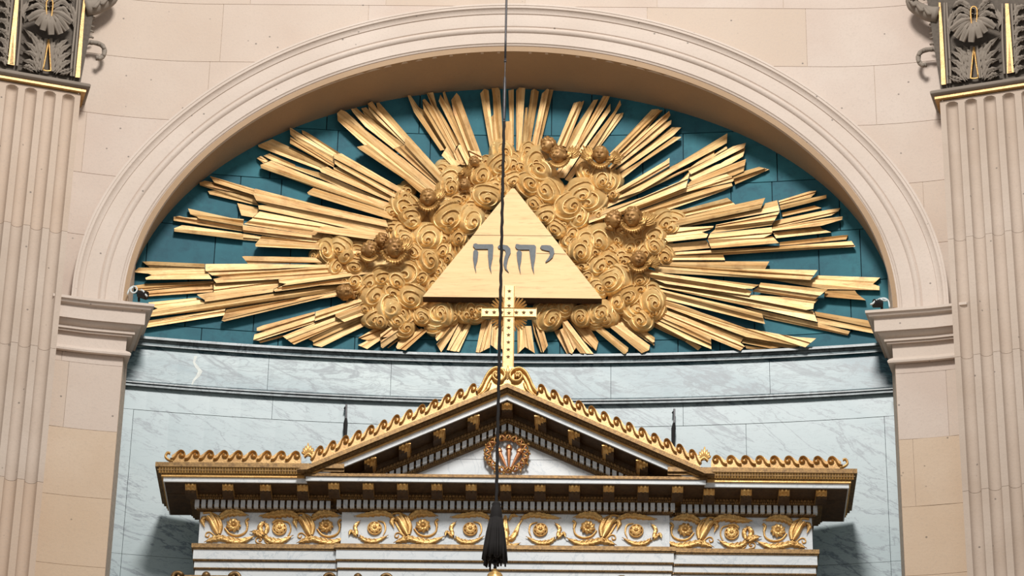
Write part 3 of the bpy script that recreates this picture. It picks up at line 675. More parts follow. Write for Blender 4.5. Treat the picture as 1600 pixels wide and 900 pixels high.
  (CN,[(-180,180),(0,240),(540,365),(670,400),(690,472),(0,302),(-150,242)],2),(CN,[(540,352),(1045,462),(1280,522),(1265,552),(690,432),(660,402)],0),(CN,[(1035,385),(1450,455),(1470,542),(1060,467)],0)],
 'long lower right bundle running down to the marble band': [
  (CN,[(-150,230),(10,305),(560,502),(900,562),(1045,572),(970,634),(560,562),(0,352),(-150,272)],2),(CN,[(-150,250),(0,360),(560,560),(930,627),(860,642),(530,572),(0,382)],0),(CN,[(-180,270),(0,375),(540,572),(520,602),(550,627),(520,657),(0,442),(-200,332)],1),(CN,[(540,575),(820,632),(730,642),(530,602)],0),(CN,[(550,620),(700,642),(680,657),(560,642)],0)],
 'bundle below the right cloud, ending in two stepped tips': [
  (CN,[(-190,330),(0,445),(315,572),(318,647),(145,577),(-190,402)],1),(CN,[(-230,400),(0,500),(145,577),(135,594),(0,532),(-230,422)],0),(CN,[(135,595),(150,578),(250,632),(225,654)],0)],
 'bundle under the lower right cloud with three square cut tips': [
  (CO,[(640,360),(720,355),(970,552),(965,580),(945,602),(930,602)],1),(CO,[(780,350),(880,332),(1150,532),(1140,572),(1080,597)],1),(CO,[(860,310),(900,300),(1185,500),(1185,532),(870,335)],0),(CO,[(870,270),(1000,330),(1190,467),(1188,502),(1170,507)],0)],
 'short bundle right of the cross with pointed tips': [
  (CO,[(350,410),(400,400),(480,592),(460,607)],0),(CO,[(400,400),(440,380),(535,547),(500,602),(480,592)],1),(CO,[(420,340),(450,310),(590,492),(680,602),(570,597),(430,420)],1),(CO,[(460,300),(500,280),(640,370),(720,502),(700,577),(600,492)],0)],
 'slender pair just right of the cross foot': [
  (CO,[(165,320),(180,320),(195,422),(260,592),(240,587),(185,432)],0),(CO,[(180,320),(235,310),(300,532),(260,592)],1)],
 'notched rays straight below the triangle, behind the cross shaft': [
  (CP,[(775,825),(850,450),(970,450),(940,772),(820,832)],0),(CP,[(950,740),(970,520),(1040,520),(1030,802)],1),(CP,[(1070,780),(1080,520),(1150,520),(1145,842)],0),(CO,[(45,380),(100,370),(105,547),(45,602)],0),(CO,[(100,370),(160,370),(190,597),(105,542)],1)],
 'bundle under the double scroll cloud, left of the cross': [
  (CP,[(300,660),(370,500),(560,440),(600,440),(470,682),(370,827),(315,735),(385,652),(320,697)],1),(CP,[(435,800),(600,430),(730,430),(735,480),(580,822),(520,817)],0)],
}
for nm, bl in BUND.items():
    P0 = crop(*bl[0][0], bl[0][1]); cx = sum(p[0] for p in P0)/len(P0); cy = sum(p[1] for p in P0)/len(P0)
    t = thing('ray_bundle', 'gilded wooden rays: '+nm, 'ray bundle', G(cx, cy, 0), 'gilded ray bundles of the sunburst')
    for c, pts, lv in bl: board(t, c, pts, lv)
# ---------------------------------------------------------------- clouds of scrolled billows
def billow(parent, cx, cy, R, lv, name='billow'):
    s = random.choice((-1, 1)); a0 = random.uniform(0, 6.28); sc_ = random.randint(4, 6)
    R *= 1.14 if lv < 2 else .95
    turns = 1.5 if lv == 2 else (2.1 if R < 14 else 3.0)+random.uniform(-.2, .3)
    ea = random.gauss(math.pi/2, .9); el = random.uniform(1.0, 1.22); ecc = random.uniform(.22, .42)*(1 if lv < 2 else .3)
    ox, oy = ecc*R*math.cos(ea), ecc*R*math.sin(ea)
    base = (.030, .068, .108)[lv]; dome = .0038*R+.010; nr = 20 if R > 12 else 13; na = 48 if R > 12 else 32; rows = []
    ca, sa = math.cos(ea), math.sin(ea)
    for i in range(nr*2+1):
        q = i/(nr*2); row = []
        for k in range(na):
            a = 2*math.pi*k/na
            edge = 1+.06*abs(math.sin(sc_*.5*(a+a0)))*(q**4)
            ux, uy = q*edge*math.cos(a)*R, q*edge*math.sin(a)*el*R
            x = cx+ox*(1-q)+ux*ca-uy*sa; y = cy+oy*(1-q)+ux*sa+uy*ca
            ph_ = turns*q**.9*(1+.12*math.sin(2*a+a0)) + s*a/(2*math.pi); fr = ph_-math.floor(ph_)
            side = .12+.88*(.5-.5*math.cos(a))**1.2      # folds nest on the far side of the curl
            side = side+(1-side)*math.exp(-(q/.42)**2)
            saw = (1-fr)**.8*min(1, fr/.14)*.9
            h = base+dome*(max(0, 1-(q*.98)**2.6))**.7 + (.026+R*.0008)*saw*side*(1 if q < .93 else max(0, (1-q)/.07))
            if q > .999: h = base-.05
            row.append(G(x, y, h))
        rows.append(row)
    mb = MB(); mb.grid(rows, closed=True); return mb.build(name, M['cloud'], parent, smooth=True)
CLOUD = [
 ('billowing gilded cloud at the far left, behind the trio of cherub heads', [(533,386,17,1),(515,391,19,0),(524,416,16,0),(540,400,14,2),(555,415,14,1),(491,399,8,0),(560,395,14,0)], (530, 400, 30)),
 ('great mass of gilded cloud scrolls at lower left of the triangle', [(607,474,25,0),(583,462,22,0),(640,462,22,1),(640,428,24,0),(582,438,19,0),(555,438,15,0),(539,436,10,0),(585,493,17,0),(620,498,15,1),(635,488,18,0),(618,435,20,1),(598,433,18,1),(657,432,14,1),(613,482,17,2),(595,500,13,1),(613,455,17,1),(560,420,14,0),(572,480,14,0),(632,512,16,0)], (610, 455, 52)),
 ('upper left gilded cloud below the single curly head', [(638,295,12,0),(628,307,16,0),(633,322,20,0),(610,330,11,0),(612,353,13,0),(642,335,18,1),(621,362,15,0),(644,346,13,2),(633,373,14,1),(655,330,12,0)], (630, 335, 24)),
 ('gilded cloud filling the left slope of the triangle', [(697,321,20,0),(715,311,17,0),(701,337,25,1),(733,344,23,1),(717,369,15,1),(694,368,16,0),(669,369,20,1),(667,407,19,1),(682,412,15,0),(649,395,15,1),(648,415,15,0),(640,384,12,0),(690,390,16,0),(738,318,14,0),(752,325,12,0),(700,352,14,2),(703,402,13,0),(688,424,14,0),(674,444,13,0),(722,384,13,0),(742,360,12,0),(758,340,11,0),(734,348,12,2),(669,400,11,2)], (690, 360, 34)),
 ('gilded cloud in the upper left, the small tilted cherub face nested in it', [(704,277,21,0),(694,266,14,0),(742,256,12,0),(738,300,12,0),(751,273,16,1),(761,305,20,1),(772,291,16,0),(702,290,16,1),(725,305,16,0),(762,306,12,2)], (730, 285, 26)),
 ('topmost gilded cloud, crossed by the hanging cord', [(784,238,18,0),(781,256,18,1),(760,252,9,0),(784,273,17,0),(790,296,13,1),(800,256,16,0),(799,280,14,1),(784,262,10,2)], (786, 265, 22)),
 ('gilded cloud right of the apex, below the curly pair of heads', [(824,236,14,0),(833,250,22,0),(839,268,25,0),(826,287,20,1),(858,298,21,1),(837,319,15,1),(870,316,15,0),(812,262,16,0),(828,288,11,2),(858,302,11,2)], (838, 275, 28)),
 ('gilded cloud on the right slope with three stacked scrolls', [(920,310,24,0),(901,335,22,0),(908,300,21,1),(888,323,22,1),(851,335,18,1),(878,347,16,0),(869,356,15,1),(933,331,14,0),(905,298,11,2),(884,321,12,2),(850,337,9,2),(872,335,14,0),(842,346,11,0)], (888, 322, 28)),
 ('small gilded cloud directly under the winged cherub at upper right', [(915,268,14,0),(940,278,17,1),(951,284,18,0),(958,301,12,0),(930,272,14,0),(943,282,10,2)], (936, 282, 18)),
 ('gilded cloud beside the end of the lettering, right of the triangle', [(894,362,14,0),(920,376,21,0),(936,371,22,0),(967,373,13,0),(908,391,19,1),(913,414,14,0),(888,378,14,0),(882,396,12,0),(898,420,13,0),(908,391,10,2),(930,392,16,0),(958,388,12,0)], (920, 385, 24)),
 ('far right gilded cloud behind the pair of dark heads', [(1023,364,21,0),(1036,348,19,0),(1057,341,12,0),(1046,352,16,0),(997,375,13,0),(1022,383,16,1),(1038,400,15,0),(1005,392,16,0),(1012,352,13,0),(1022,384,9,2),(985,385,14,0),(972,358,14,0),(990,364,14,0),(978,405,16,0)], (1020, 375, 24)),
 ('gilded cloud at the lower right corner of the triangle', [(954,407,18,0),(935,414,20,0),(970,400,14,0),(967,431,22,0),(956,440,20,1),(935,451,14,1),(920,432,13,0),(925,452,13,0),(955,441,12,2),(975,420,16,0)], (950, 430, 26)),
 ('lower right gilded cloud of smooth round scrolls', [(1002,449,16,0),(1022,482,18,0),(969,472,18,0),(1002,497,20,0),(984,462,16,1),(1019,470,19,1),(1002,437,13,1),(990,485,18,0),(984,460,9,2),(1018,468,10,2),(1016,450,14,0)], (1000, 470, 28)),
 ('small gilded cloud scroll just right of the cross', [(858,495,20,0),(881,480,17,0),(848,482,12,0),(866,494,11,1),(862,478,14,0)], (862, 488, 14)),
 ('twin scrolled gilded cloud under the right corner of the triangle', [(909,494,15,1),(937,487,17,1),(946,491,18,0),(922,482,14,0),(930,500,14,0),(909,495,8,2),(936,487,9,2)], (927, 490, 15)),
 ('twin scrolled gilded cloud under the left corner of the triangle', [(684,489,22,0),(660,493,15,1),(692,488,17,1),(677,512,12,0),(705,492,14,0),(663,480,12,0),(659,494,9,2),(692,487,10,2)], (680, 490, 18)),
 ('ribbed crescent of gilded cloud left of the cross', [(718,484,15,0),(730,487,17,0),(742,488,17,0),(752,482,15,1),(735,480,14,1)], (736, 485, 14)),
]
for lab, bl, (bx_, by_, br) in CLOUD:
    t = thing('gilded_cloud', lab, 'carved cloud', G(bx_, by_, 0), 'gilded clouds of the sunburst')
    mb = MB(); n = 28
    # ungilded carved ground under the scrolls
    rows = []
    for h, q in ((.005, 1.12), (.045, 1.12), (.06, 1.0), (.062, 0.02)):
        rows.append([G(bx_+br*q*(1+.08*math.sin(5*k*2*math.pi/n))*math.cos(2*math.pi*k/n)*1.15, by_+br*q*(1+.08*math.cos(4*k*2*math.pi/n))*math.sin(2*math.pi*k/n), h) for k in range(n)])
    mb.grid(rows, closed=True); mb.build('cloud_ground', M['cloud'], t, smooth=True)
    for b in bl: billow(t, *b)
# ---------------------------------------------------------------- triangle with letters
TRI = [(660.5, 463.5), (940.5, 466.5), (804, 294.5), (799, 294.5)]
t = thing('triangle_board', 'large pale gilded triangular board bearing four grey letters, centre of the sunburst', 'triangle', G(801, 440, .1))
YT = G(800, 400, .24).y
T = lambda px, py, h=0.0: on_y(px, py, YT-h)
mb = MB()
fr3 = [T(*p, 0) for p in TRI]; bk3 = [Vector((p.x, p.y+.085, p.z)) for p in fr3]
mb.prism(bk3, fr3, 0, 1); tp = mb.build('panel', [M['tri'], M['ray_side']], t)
mb = MB(); c0 = T(801, 405, 0); bkk = [c0+(p-c0)*.8 for p in fr3]
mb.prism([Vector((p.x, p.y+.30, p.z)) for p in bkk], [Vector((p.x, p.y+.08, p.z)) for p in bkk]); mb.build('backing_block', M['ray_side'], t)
LC = (720, 360, 10.0)
LET = {'letter_he': [[(190,245),(200,210),(235,200),(270,215),(500,215),(510,250),(500,420),(470,560),(478,668),(440,560),(425,400),(425,290),(230,290)], [(195,330),(215,300),(255,310),(275,340),(262,460),(232,560),(240,660),(212,570),(190,430)]],
       'letter_vav': [[(578,255),(600,228),(660,222),(730,235),(775,285),(780,345),(745,420),(722,520),(715,590),(750,655),(690,600),(665,520),(680,430),(705,350),(690,305),(640,290),(590,282)]],
       'letter_he.': [[(850,250),(860,215),(885,212),(930,222),(1150,225),(1175,250),(1165,420),(1140,560),(1145,680),(1108,570),(1085,420),(1070,300),(900,300),(865,280)], [(872,345),(895,310),(930,315),(955,345),(945,470),(925,560),(935,680),(905,580),(880,450)]],
       'letter_yod': [[(1240,265),(1260,232),(1330,228),(1400,235),(1450,280),(1462,345),(1435,420),(1380,470),(1325,500),(1322,488),(1370,425),(1395,375),(1385,325),(1320,310),(1265,295)]]}
for nm, polys in LET.items():
    mb = MB()
    for q in polys:
        Q = crop(*LC, q); cxq = sum(p[0] for p in Q)/len(Q)
        mb.prism([T(*p, -.002) for p in Q], [T(*p, .012) for p in Q], 0, 1)
    mb.build(nm.rstrip('.'), [M['letter'], M['letterdark']], tp)
for y0, x0, x1 in ((395.5, 838, 884), (367, 722, 872)):
    mb = MB(); q = [(x0, y0), (x1, y0+1.2), (x1, y0+1.7), (x0, y0+.6)]
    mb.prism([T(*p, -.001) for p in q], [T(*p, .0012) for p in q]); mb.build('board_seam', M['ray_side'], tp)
# ---------------------------------------------------------------- cherubs
def bumpf(d, c, w): return math.exp(-sum(((a-b)/q)**2 for a, b, q in zip(d, c, w)))
def head_shape(d):
    x, y, z = d; r = 1.0
    if y > 0:
        r += .30*bumpf((x, z), (0, -.14), (.10, .12)) + .14*bumpf((x, z), (0, .08), (.07, .2))
        for s in (-1, 1):
            r -= .24*bumpf((x, z), (s*.31, .03), (.17, .11)); r += .11*bumpf((x, z), (s*.32, .01), (.09, .05))
            r += .10*bumpf((x, z), (s*.30, .22), (.2, .06)); r += .10*bumpf((x, z), (s*.45, -.30), (.2, .2))
        r += .13*bumpf((x, z), (0, -.40), (.16, .045)); r += .11*bumpf((x, z), (0, -.54), (.13, .05)); r -= .14*bumpf((x, z), (0, -.47), (.2, .03))
        r += .10*bumpf((x, z), (0, -.76), (.2, .10)); r -= .05*bumpf((x, z), (0, -.28), (.3, .04))
    for s in (-1, 1): r += .16*bumpf((x, y, z), (s*.98, -.05, -.05), (.2, .12, .18))
    w = .86 if z > -.2 else .86*(1-.26*(-.2-z))
    return Vector((x*r*w, y*r*.92, z*r*1.02))
def cherub(label, cx, cy, R, yaw, roll, h=.20, wings=(), collar=True, curly=True):
    C0 = G(cx, cy, h); s = scl(cy, C0.y)*R
    t = thing('cherub_head', label, 'cherub', C0, 'gilded cherub heads among the clouds')
    rot = Matrix.Rotation(rad(roll), 3, 'Y') @ Matrix.Rotation(rad(yaw), 3, 'Z') @ Matrix.Rotation(rad(18), 3, 'X')
    def P(v): return C0 + rot @ Vector((v.x, -v.y, v.z))*s
    nu, nv = 56, 44; dirs = [[Vector((math.sin(math.pi*i/nv)*math.sin(2*math.pi*k/nu), math.sin(math.pi*i/nv)*math.cos(2*math.pi*k/nu), math.cos(math.pi*i/nv))) for k in range(nu)] for i in range(nv+1)]
    mb = MB(); mb.grid([[P(head_shape(d)) for d in r] for r in dirs], closed=True); mb.build('head', M['cherub'], t, smooth=True); hd_ = COL.objects[-1]
    # neck
    mb = MB()
    if not collar: mb.tube([P(Vector((0, -.2, -.7))), P(Vector((0, -.3, -1.25)))], [s*.42, s*.5], 14); mb.v and mb.build('neck', M['cherub'], t, smooth=True)
    # hair
    nu, nv = (40, 26); mb = MB(); ok = {}; vs = []; a0 = random.uniform(0, 6)
    for i in range(nv+1):
        for k in range(nu):
            d = Vector((math.sin(math.pi*i/nv)*math.sin(2*math.pi*k/nu), math.sin(math.pi*i/nv)*math.cos(2*math.pi*k/nu), math.cos(math.pi*i/nv)))
            cur = abs(math.sin(5.2*math.atan2(d.x, d.y)+a0+2*d.z))*abs(math.sin(7*d.z+a0+1.2*math.sin(4*math.atan2(d.x, d.y))))
            rr = 1.07+(.26 if curly else .12)*cur; inb = d.z-.50*max(d.y, 0) > .12 if d.y > 0.1 else (d.z > -.5)
            ok[(i, k)] = inb; v = head_shape(d)*rr if inb else head_shape(d)*.95; vs.append(P(v))
    fs = []
    for i in range(nv):
        for k in range(nu):
            k2 = (k+1) % nu
            if sum(ok[q] for q in ((i, k), (i, k2), (i+1, k), (i+1, k2))) >= 1: fs.append((i*nu+k, i*nu+k2, (i+1)*nu+k2, (i+1)*nu+k))
    mb.add(vs, fs); mb.build('hair', M['cherub'], hd_, smooth=True)
    f = lambda px, py, hh: G(px, py, h-.035+hh)
    if collar:
        mb = MB(); n = 13
        a0, a1 = (collar if isinstance(collar, tuple) else (15, 165))
        for k in range(n):
            a = rad(a0+(a1-a0)*k/(n-1)); c, sn = math.cos(a), math.sin(a)
            leaf(mb, f, [(cx+R*.95*c, cy+R*.95*sn, 0), (cx+R*1.25*c, cy+R*1.25*sn, .012), (cx+R*1.55*c, cy+R*1.55*sn, .004)], R*.17, .018, .020, 0, 6, .5, .7)
        mb.build('feather_collar', M['wing'], t, smooth=True)
    for (x0, y0, ang, Ln) in wings:
        mb = MB()
        for k in range(6):
            a = rad(ang+(k-2.5)*13); Lk = Ln*(1-.10*abs(k-2))
            leaf(mb, f, [(x0, y0, .005+.004*k), (x0+Lk*.5*math.cos(a), y0-Lk*.5*math.sin(a), .014+.004*k), (x0+Lk*math.cos(a+.12), y0-Lk*math.sin(a+.12), .006)], Ln*.11, 0, .012, 0, 10, .3, .6)
        leaf(mb, f, [(x0-2, y0, .02), (x0+Ln*.25*math.cos(rad(ang)), y0-Ln*.25*math.sin(rad(ang)), .045), (x0+Ln*.5*math.cos(rad(ang)), y0-Ln*.5*math.sin(rad(ang)), .03)], Ln*.16, 0, .014, 3, 12)
        mb.build('wing', M['wing'], t, smooth=True)
cherub('dark gilded curly head at the left of the far left trio, turned right', 577, 391, 12.5, 45, 0, .20, (), (40, 150))
cherub('small gilded head at the back of the far left trio, above the other two', 596, 377, 11, 30, 0, .17, (), False)
cherub('largest gilded head of the far left trio, looking down, winged', 616, 390, 15, 20, -12, .24, [(628, 392, 55, 26)], (25, 170))
cherub('gilded cherub face lying on its side below the far left cloud', 540, 457, 13, -10, -75, .12, [(556, 458, 10, 12)], False, False)
cherub('gilded cherub with centre-parted hair and one raised wing, upper left', 669, 310, 13.5, -8, 0, .20, [(682, 312, 62, 22)], (20, 160), False)
cherub('small gilded cherub face nested in the upper left cloud beneath a curved wing', 726, 289, 9.5, -25, 15, .17, [(718, 272, 15, 20)], False, False)
cherub('tiny gilded cherub head leaning back beside the top left rays', 742, 253, 8, 10, -40, .15, (), False)
cherub('curly back head of the upper right pair, right of the cord', 857, 228, 12.5, -60, 0, .18, (), False)
cherub('front winged head of the upper right pair, looking down left', 872, 243, 13, -28, 12, .24, [(886, 246, 38, 26)], (20, 140))
cherub('gilded cherub with two spread wings at upper right, over the small cloud', 938, 243, 13.5, -5, 8, .20, [(924, 252, 118, 28), (950, 250, 14, 26)], (20, 160), False)
cherub('left dark head of the right hand pair, facing right', 959, 344, 13, 50, 0, .20, (), False)
cherub('right curly head of the right hand pair, with a long wing', 988, 341, 15, -15, 10, .22, [(1000, 350, 30, 30)], (30, 150))
cherub('gilded cherub with long hair below the far right cloud, one wing outstretched', 998, 406, 13, 12, 10, .20, [(1010, 412, 12, 24)], (20, 160), False)
# ================================================================ PEDIMENTED ENTABLATURE
YF = -0.05; dC = 0.036
def hw(px_half, py, Y): return px_half*scl(py, Y)
ent = thing('altar_pediment', 'white marble and gilt pediment with scrollwork frieze in front of the pale marble niche', 'pediment', (0, YF+.2, 0))
YBK = 0.22
def ZZ(py, p, c=0): return zat(py, YF-(dC if c else 0)-p)
WS = hw(479, 830, YF)          # half width of frieze
WC = hw(256.5, 830, YF-dC)     # half width of the projecting centre
print('WS', WS, 'WC', WC)
def bay_layers(c):
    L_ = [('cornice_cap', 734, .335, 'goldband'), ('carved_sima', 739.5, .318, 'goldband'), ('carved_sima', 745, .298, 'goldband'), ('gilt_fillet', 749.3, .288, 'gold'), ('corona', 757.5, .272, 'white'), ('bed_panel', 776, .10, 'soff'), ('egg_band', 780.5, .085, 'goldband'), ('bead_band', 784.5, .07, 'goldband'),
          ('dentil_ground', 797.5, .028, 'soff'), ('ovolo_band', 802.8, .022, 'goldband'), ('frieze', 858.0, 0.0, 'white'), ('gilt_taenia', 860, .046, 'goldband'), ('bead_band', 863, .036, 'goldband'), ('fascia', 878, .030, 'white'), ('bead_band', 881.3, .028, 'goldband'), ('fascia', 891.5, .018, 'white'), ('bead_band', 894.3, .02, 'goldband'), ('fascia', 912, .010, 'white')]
    if c: L_ = [('gilt_fillet', 746.3, .285, 'goldband')] + [(n, py-(3.6 if p > .2 else 2.0), p, m) for n, py, p, m in L_[4:]]
    return L_
PART = {}
def do_layers():
    zt_side = zat(727, YF-.335); zt_c = ZZ(742.0, .285, 1)
    res = {}
    for c in (0, 1):
        zt_ = zt_c if c else zt_side; Y0 = YF-(dC if c else 0); wd = WC if c else WS
        for n, py, p, m in bay_layers(c):
            zb_ = zat(py, Y0-p); mb = MB()
            if c: mb.box(-wd-p, wd+p, Y0-p, YBK-.001, zb_, zt_)
            else:
                ins = WC-.02
                for s in (-1, 1):
                    mb = MB(); xa, xb = sorted((s*(wd+p), s*ins)); mb.box(xa, xb, Y0-p, YBK, zb_, zt_)
                    if s < 0: PART[(n, -1)] = mb.build(n, M[m], ent)
            # side and centre both continue behind
            PART[(n, 'c' if c else 1)] = mb.build(n, M[m], ent)
            if n == 'corona':
                for s in ((0,) if c else (-1, 1)):
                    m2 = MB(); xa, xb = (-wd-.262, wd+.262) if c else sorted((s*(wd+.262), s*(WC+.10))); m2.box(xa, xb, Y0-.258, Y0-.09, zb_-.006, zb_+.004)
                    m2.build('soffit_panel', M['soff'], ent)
                if not c:
                    for s2 in (-1, 1):
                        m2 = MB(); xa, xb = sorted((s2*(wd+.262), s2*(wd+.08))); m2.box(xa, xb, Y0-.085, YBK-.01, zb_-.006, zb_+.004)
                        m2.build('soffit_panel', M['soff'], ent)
            res[(c, n, py)] = (zb_, zt_); zt_ = zb_
    return res, zt_side, zt_c
RES, ZTS, ZTC = do_layers()
zlow = zat(912, YF)
mb = MB(); mb.box(-WS+.02, WS-.02, YF+.04, YBK+.05, 0, zlow+.02); mb.build('altar_wall', M['white'], ent)
# mapping with the mid-line as reference
def AP(Y0, s=1):
    def f(px, py, h):
        Y = Y0-h; k = scl(py, Y0); x = (px-mid(py))*k; return Vector((x*s, Y, zat(py, Y0)))
    return f
# --- carved relief along bands (too fine to pick apart): joined
def band_relief(c, pyt, pyb, p0, p1, step, mat, name='carved_leaves'):
    Y0 = YF-(dC if c else 0); mb = MB()
    zt_, zb_ = zat(pyt, Y0-p0), zat(pyb, Y0-p1); W0 = (WC if c else WS)+(p0+p1)/2
    rng = []
    n = int(2*W0/step)
    for i in range(n):
        x = -W0+(i+.5)*2*W0/n
        if not c and abs(x) < WC+(p0+p1)/2+.01: continue
        w_ = W0*2/n*.40
        f_ = lambda q, t: (x+q*w_, Y0-(p0+(p1-p0)*t)-.006*(1-q*q)*math.sin(math.pi*min(max(t, .08), .95))-.001, zt_+(zb_-zt_)*t)
        mb.grid([[f_(q, t) for q in (-1, -.5, 0, .5, 1)] for t in (0.03, .3, .6, .85, .98)])
    o = mb.build(name, M[mat], ent, smooth=True); o['kind'] = 'stuff'
band_relief(0, 735, 744.5, .322, .300, .022, 'gold')
for c in (0, 1):
    k = 2.0 if c else 0
    band_relief(c, 776.5-k, 780.3-k, .094, .086, .026, 'goldband', 'egg_and_dart')
    band_relief(c, 781-k, 784.2-k, .078, .07, .016, 'goldband', 'bead_moulding')
    band_relief(c, 798-k, 802.4-k, .034, .024, .017, 'goldband', 'carved_ovolo')
    band_relief(c, 860.3-k, 862.8-k, .046, .037, .012, 'goldband', 'bead_moulding')
    band_relief(c, 878.6-k, 881-k, .033, .029, .012, 'goldband', 'bead_moulding')
    band_relief(c, 891.9-k, 894-k, .024, .021, .012, 'goldband', 'bead_moulding')
# --- dentils
for c in (0, 1):
    k = 2.0 if c else 0; Y0 = YF-(dC if c else 0); mb = MB(); md = MB()
    za, zb_ = zat(785.5-k, Y0-.062), zat(796.5-k, Y0-.062); W0 = (WC if c else WS)+.05; st = .0508; n = int(2*W0/st)
    for i in range(n):
        x = -W0+(i+.5)*2*W0/n
        if not c and abs(x) < WC+.07: continue
        mb.box(x-.0165, x+.0165, Y0-.062, Y0-.02, zb_, za); md.box(x+.0165, x+.035, Y0-.038, Y0-.02, zb_+.022, zb_+.036)
    o = mb.build('dentils', M['white'], ent); o['kind'] = 'stuff'
    o = md.build('dentil_links', M['goldband'], ent); o['kind'] = 'stuff'
# --- modillions
def modillion(x, zt_, Yfr, Ybk, w_=.043, h_=.062, dz=lambda x: 0):
    mb = MB(); N_ = 9
    pr_ = [(Yfr, 0), (Yfr-.004, -.012), (Yfr-.002, -.024), (Yfr+.012, -.034), (Yfr+.02, -.036), (Yfr+.028, -.048), (Yfr+.045, -h_), (Ybk, -h_+.004), (Ybk, 0)]
    rows = []
    us = [-1, -.9, -.7, -.45, -.33, -.2, 0, .2, .33, .45, .7, .9, 1]
    for u in us:
        g = .012*abs(math.sin(u*math.pi*1.5)) if abs(u) < .99 else 0
        rows.append([(x+u*w_, y-(g if y < Ybk-.01 else 0), zt_+z+dz(x+u*w_)) for y, z in pr_])
    mb.grid(rows)
    mb.f += [tuple(range(9)), tuple(len(mb.v)-9+i for i in range(9))[::-1]]; mb.m += [0, 0]
    mb.box(x-w_*1.15, x+w_*1.15, Yfr-.01, Ybk, zt_-.008+dz(x), zt_+dz(x))
    mb.m = [1 if all(mb.v[i].z-zt_-dz(x) < -h_+.018 for i in fc) else 0 for fc in mb.f]
    return mb.build('modillion', [M['gold'], M['soff']], ent, smooth='auto')
zc0, zc1 = zat(757.5, YF-.272), ZZ(757.5-3.6, .272, 1)
for px in (303, 361, 420, 478): 
    x = (px-mid(765))*scl(765, YF-.2)
    for s in (-1, 1): modillion(s*x, zc0+.003, YF-.240, YF-.09)
for k in range(-5, 6): modillion(k*hw(53.7, 765, YF-.24), zc1+.003, YF-dC-.240, YF-dC-.09)
# coffers between modillions
mb = MB()
for c, zz in ((1, zc1),):
    for k in range(-5, 5):
        x = (k+.5)*hw(53.7, 765, YF-.24); mb.box(x-.07, x+.07, YF-dC-.21, YF-dC-.12, zz-.004, zz+.004)
pass
# --- raking cornice: chevron slabs
YC = YF-dC
zA_ = zat(624.5, YC-.272); xB = (mid(740)-523)*scl(740, YC-.272); zB_ = zat(740, YC-.272); SL = (zA_-zB_)/xB
print('rake slope', SL)
RCAP = {}
def chev(name, zt_, zb_, Yfr, Ybk, zcut, mat, parent=ent):
    """zt_, zb_: apex heights of the upper and lower edge lines; cut level at the feet"""
    for s in (-1, 1):
        xt, xl = (zt_-zcut)/SL, (zb_-zcut)/SL
        q = [(0, zt_), (s*xt, zcut), (s*xl, zcut), (0, zb_)]
        mb = MB(); mb.prism([(x, Ybk, z) for x, z in q], [(x, Yfr, z) for x, z in q]); RCAP.setdefault(s, mb.build(name, M[mat], parent))
ap = lambda py, p: zat(py, YC-p)
zcs = ZTC
lay = [('cornice_cap', 605, .340, 'goldband'), ('carved_sima', 608.5, .322, 'goldband'), ('carved_sima', 612.5, .300, 'goldband'), ('gilt_fillet', 615.5, .288, 'gold'), ('corona', 624.5, .272, 'white'), ('bed_panel', 650, .10, 'soff'), ('egg_band', 656.5, .085, 'goldband'), ('bead_band', 660.5, .07, 'goldband'), ('dentil_ground', 671.5, .028, 'soff'), ('ovolo_band', 679, .020, 'goldband'), ('tympanum', 900, -.012, 'white')]
zt_ = ap(598.5, .340); RK = {}
for n, py, p, m in lay:
    if n == 'tympanum':
        for (za, zb2) in ((zt_, zat(717, YC)+.002), (zat(717, YC)-.002, ZTC)):
            mb = MB(); xa, xb = (zt_-za)/SL, (zt_-zb2)/SL
            q = [(-xa, za), (xa, za), (xb, zb2), (-xb, zb2)] if xa > .01 else [(0, za), (xb, zb2), (-xb, zb2)]
            mb.prism([(x, YBK, z) for x, z in q], [(x, YC-p, z) for x, z in q]); mb.build('tympanum_slab', M['white'], ent)
        mb = MB(); mb.box(-.9, .9, YC+.02, YBK-.01, ZTC, zat(717, YC)+.05); mb.build('tympanum_core', M['mjoint'], ent)
    else:
        zb_ = ap(py, p); zcut = ZTC if p < .28 else ZTC-.0+0.0
        if n in ('cornice_cap', 'carved_sima', 'gilt_fillet'): zcut = max(ZTC, 0)
        chev(n, zt_, zb_, YC-p, YBK, ZTC, m)
        if n == 'corona': chev('soffit_panel', zb_+.004, zb_-.006, YC-.258, YC-.09, ZTC, 'soff')
        RK[(n, py)] = (zb_, zt_); zt_ = zb_
def rake_relief(pt, pb, p0, p1, step, mat, name, zcut=ZTC):
    mb = MB(); za, zb_ = ap(pt, p0), ap(pb, p1)
    n = int(((za-zcut)/SL)/step)
    for s in (-1, 1):
        for i in range(n):
            x = (i+.5)*step; w_ = step*.42
            if zb_-SL*(x+w_) < zcut: continue
            f_ = lambda q, t: (s*(x+q*w_), YC-(p0+(p1-p0)*t)-.006*(1-q*q)*math.sin(math.pi*min(max(t, .08), .95))-.001, za+(zb_-za)*t-SL*(x+q*w_))
            mb.grid([[f_(q, t) for q in (-1, -.5, 0, .5, 1)] for t in (0.03, .3, .6, .85, .98)])
    o = mb.build(name, M[mat], ent, smooth=True); o['kind'] = 'stuff'
rake_relief(602, 612, .328, .302, .022, 'goldband', 'carved_leaves')
rake_relief(650.8, 656, .094, .086, .026, 'goldband', 'egg_and_dart'); rake_relief(657, 660.2, .078, .07, .016, 'goldband', 'bead_moulding')
rake_relief(672.3, 678.6, .034, .024, .017, 'goldband', 'carved_ovolo')
mb = MB(); md = MB(); za, zb_ = ap(661.3, .062), ap(670.7, .062)
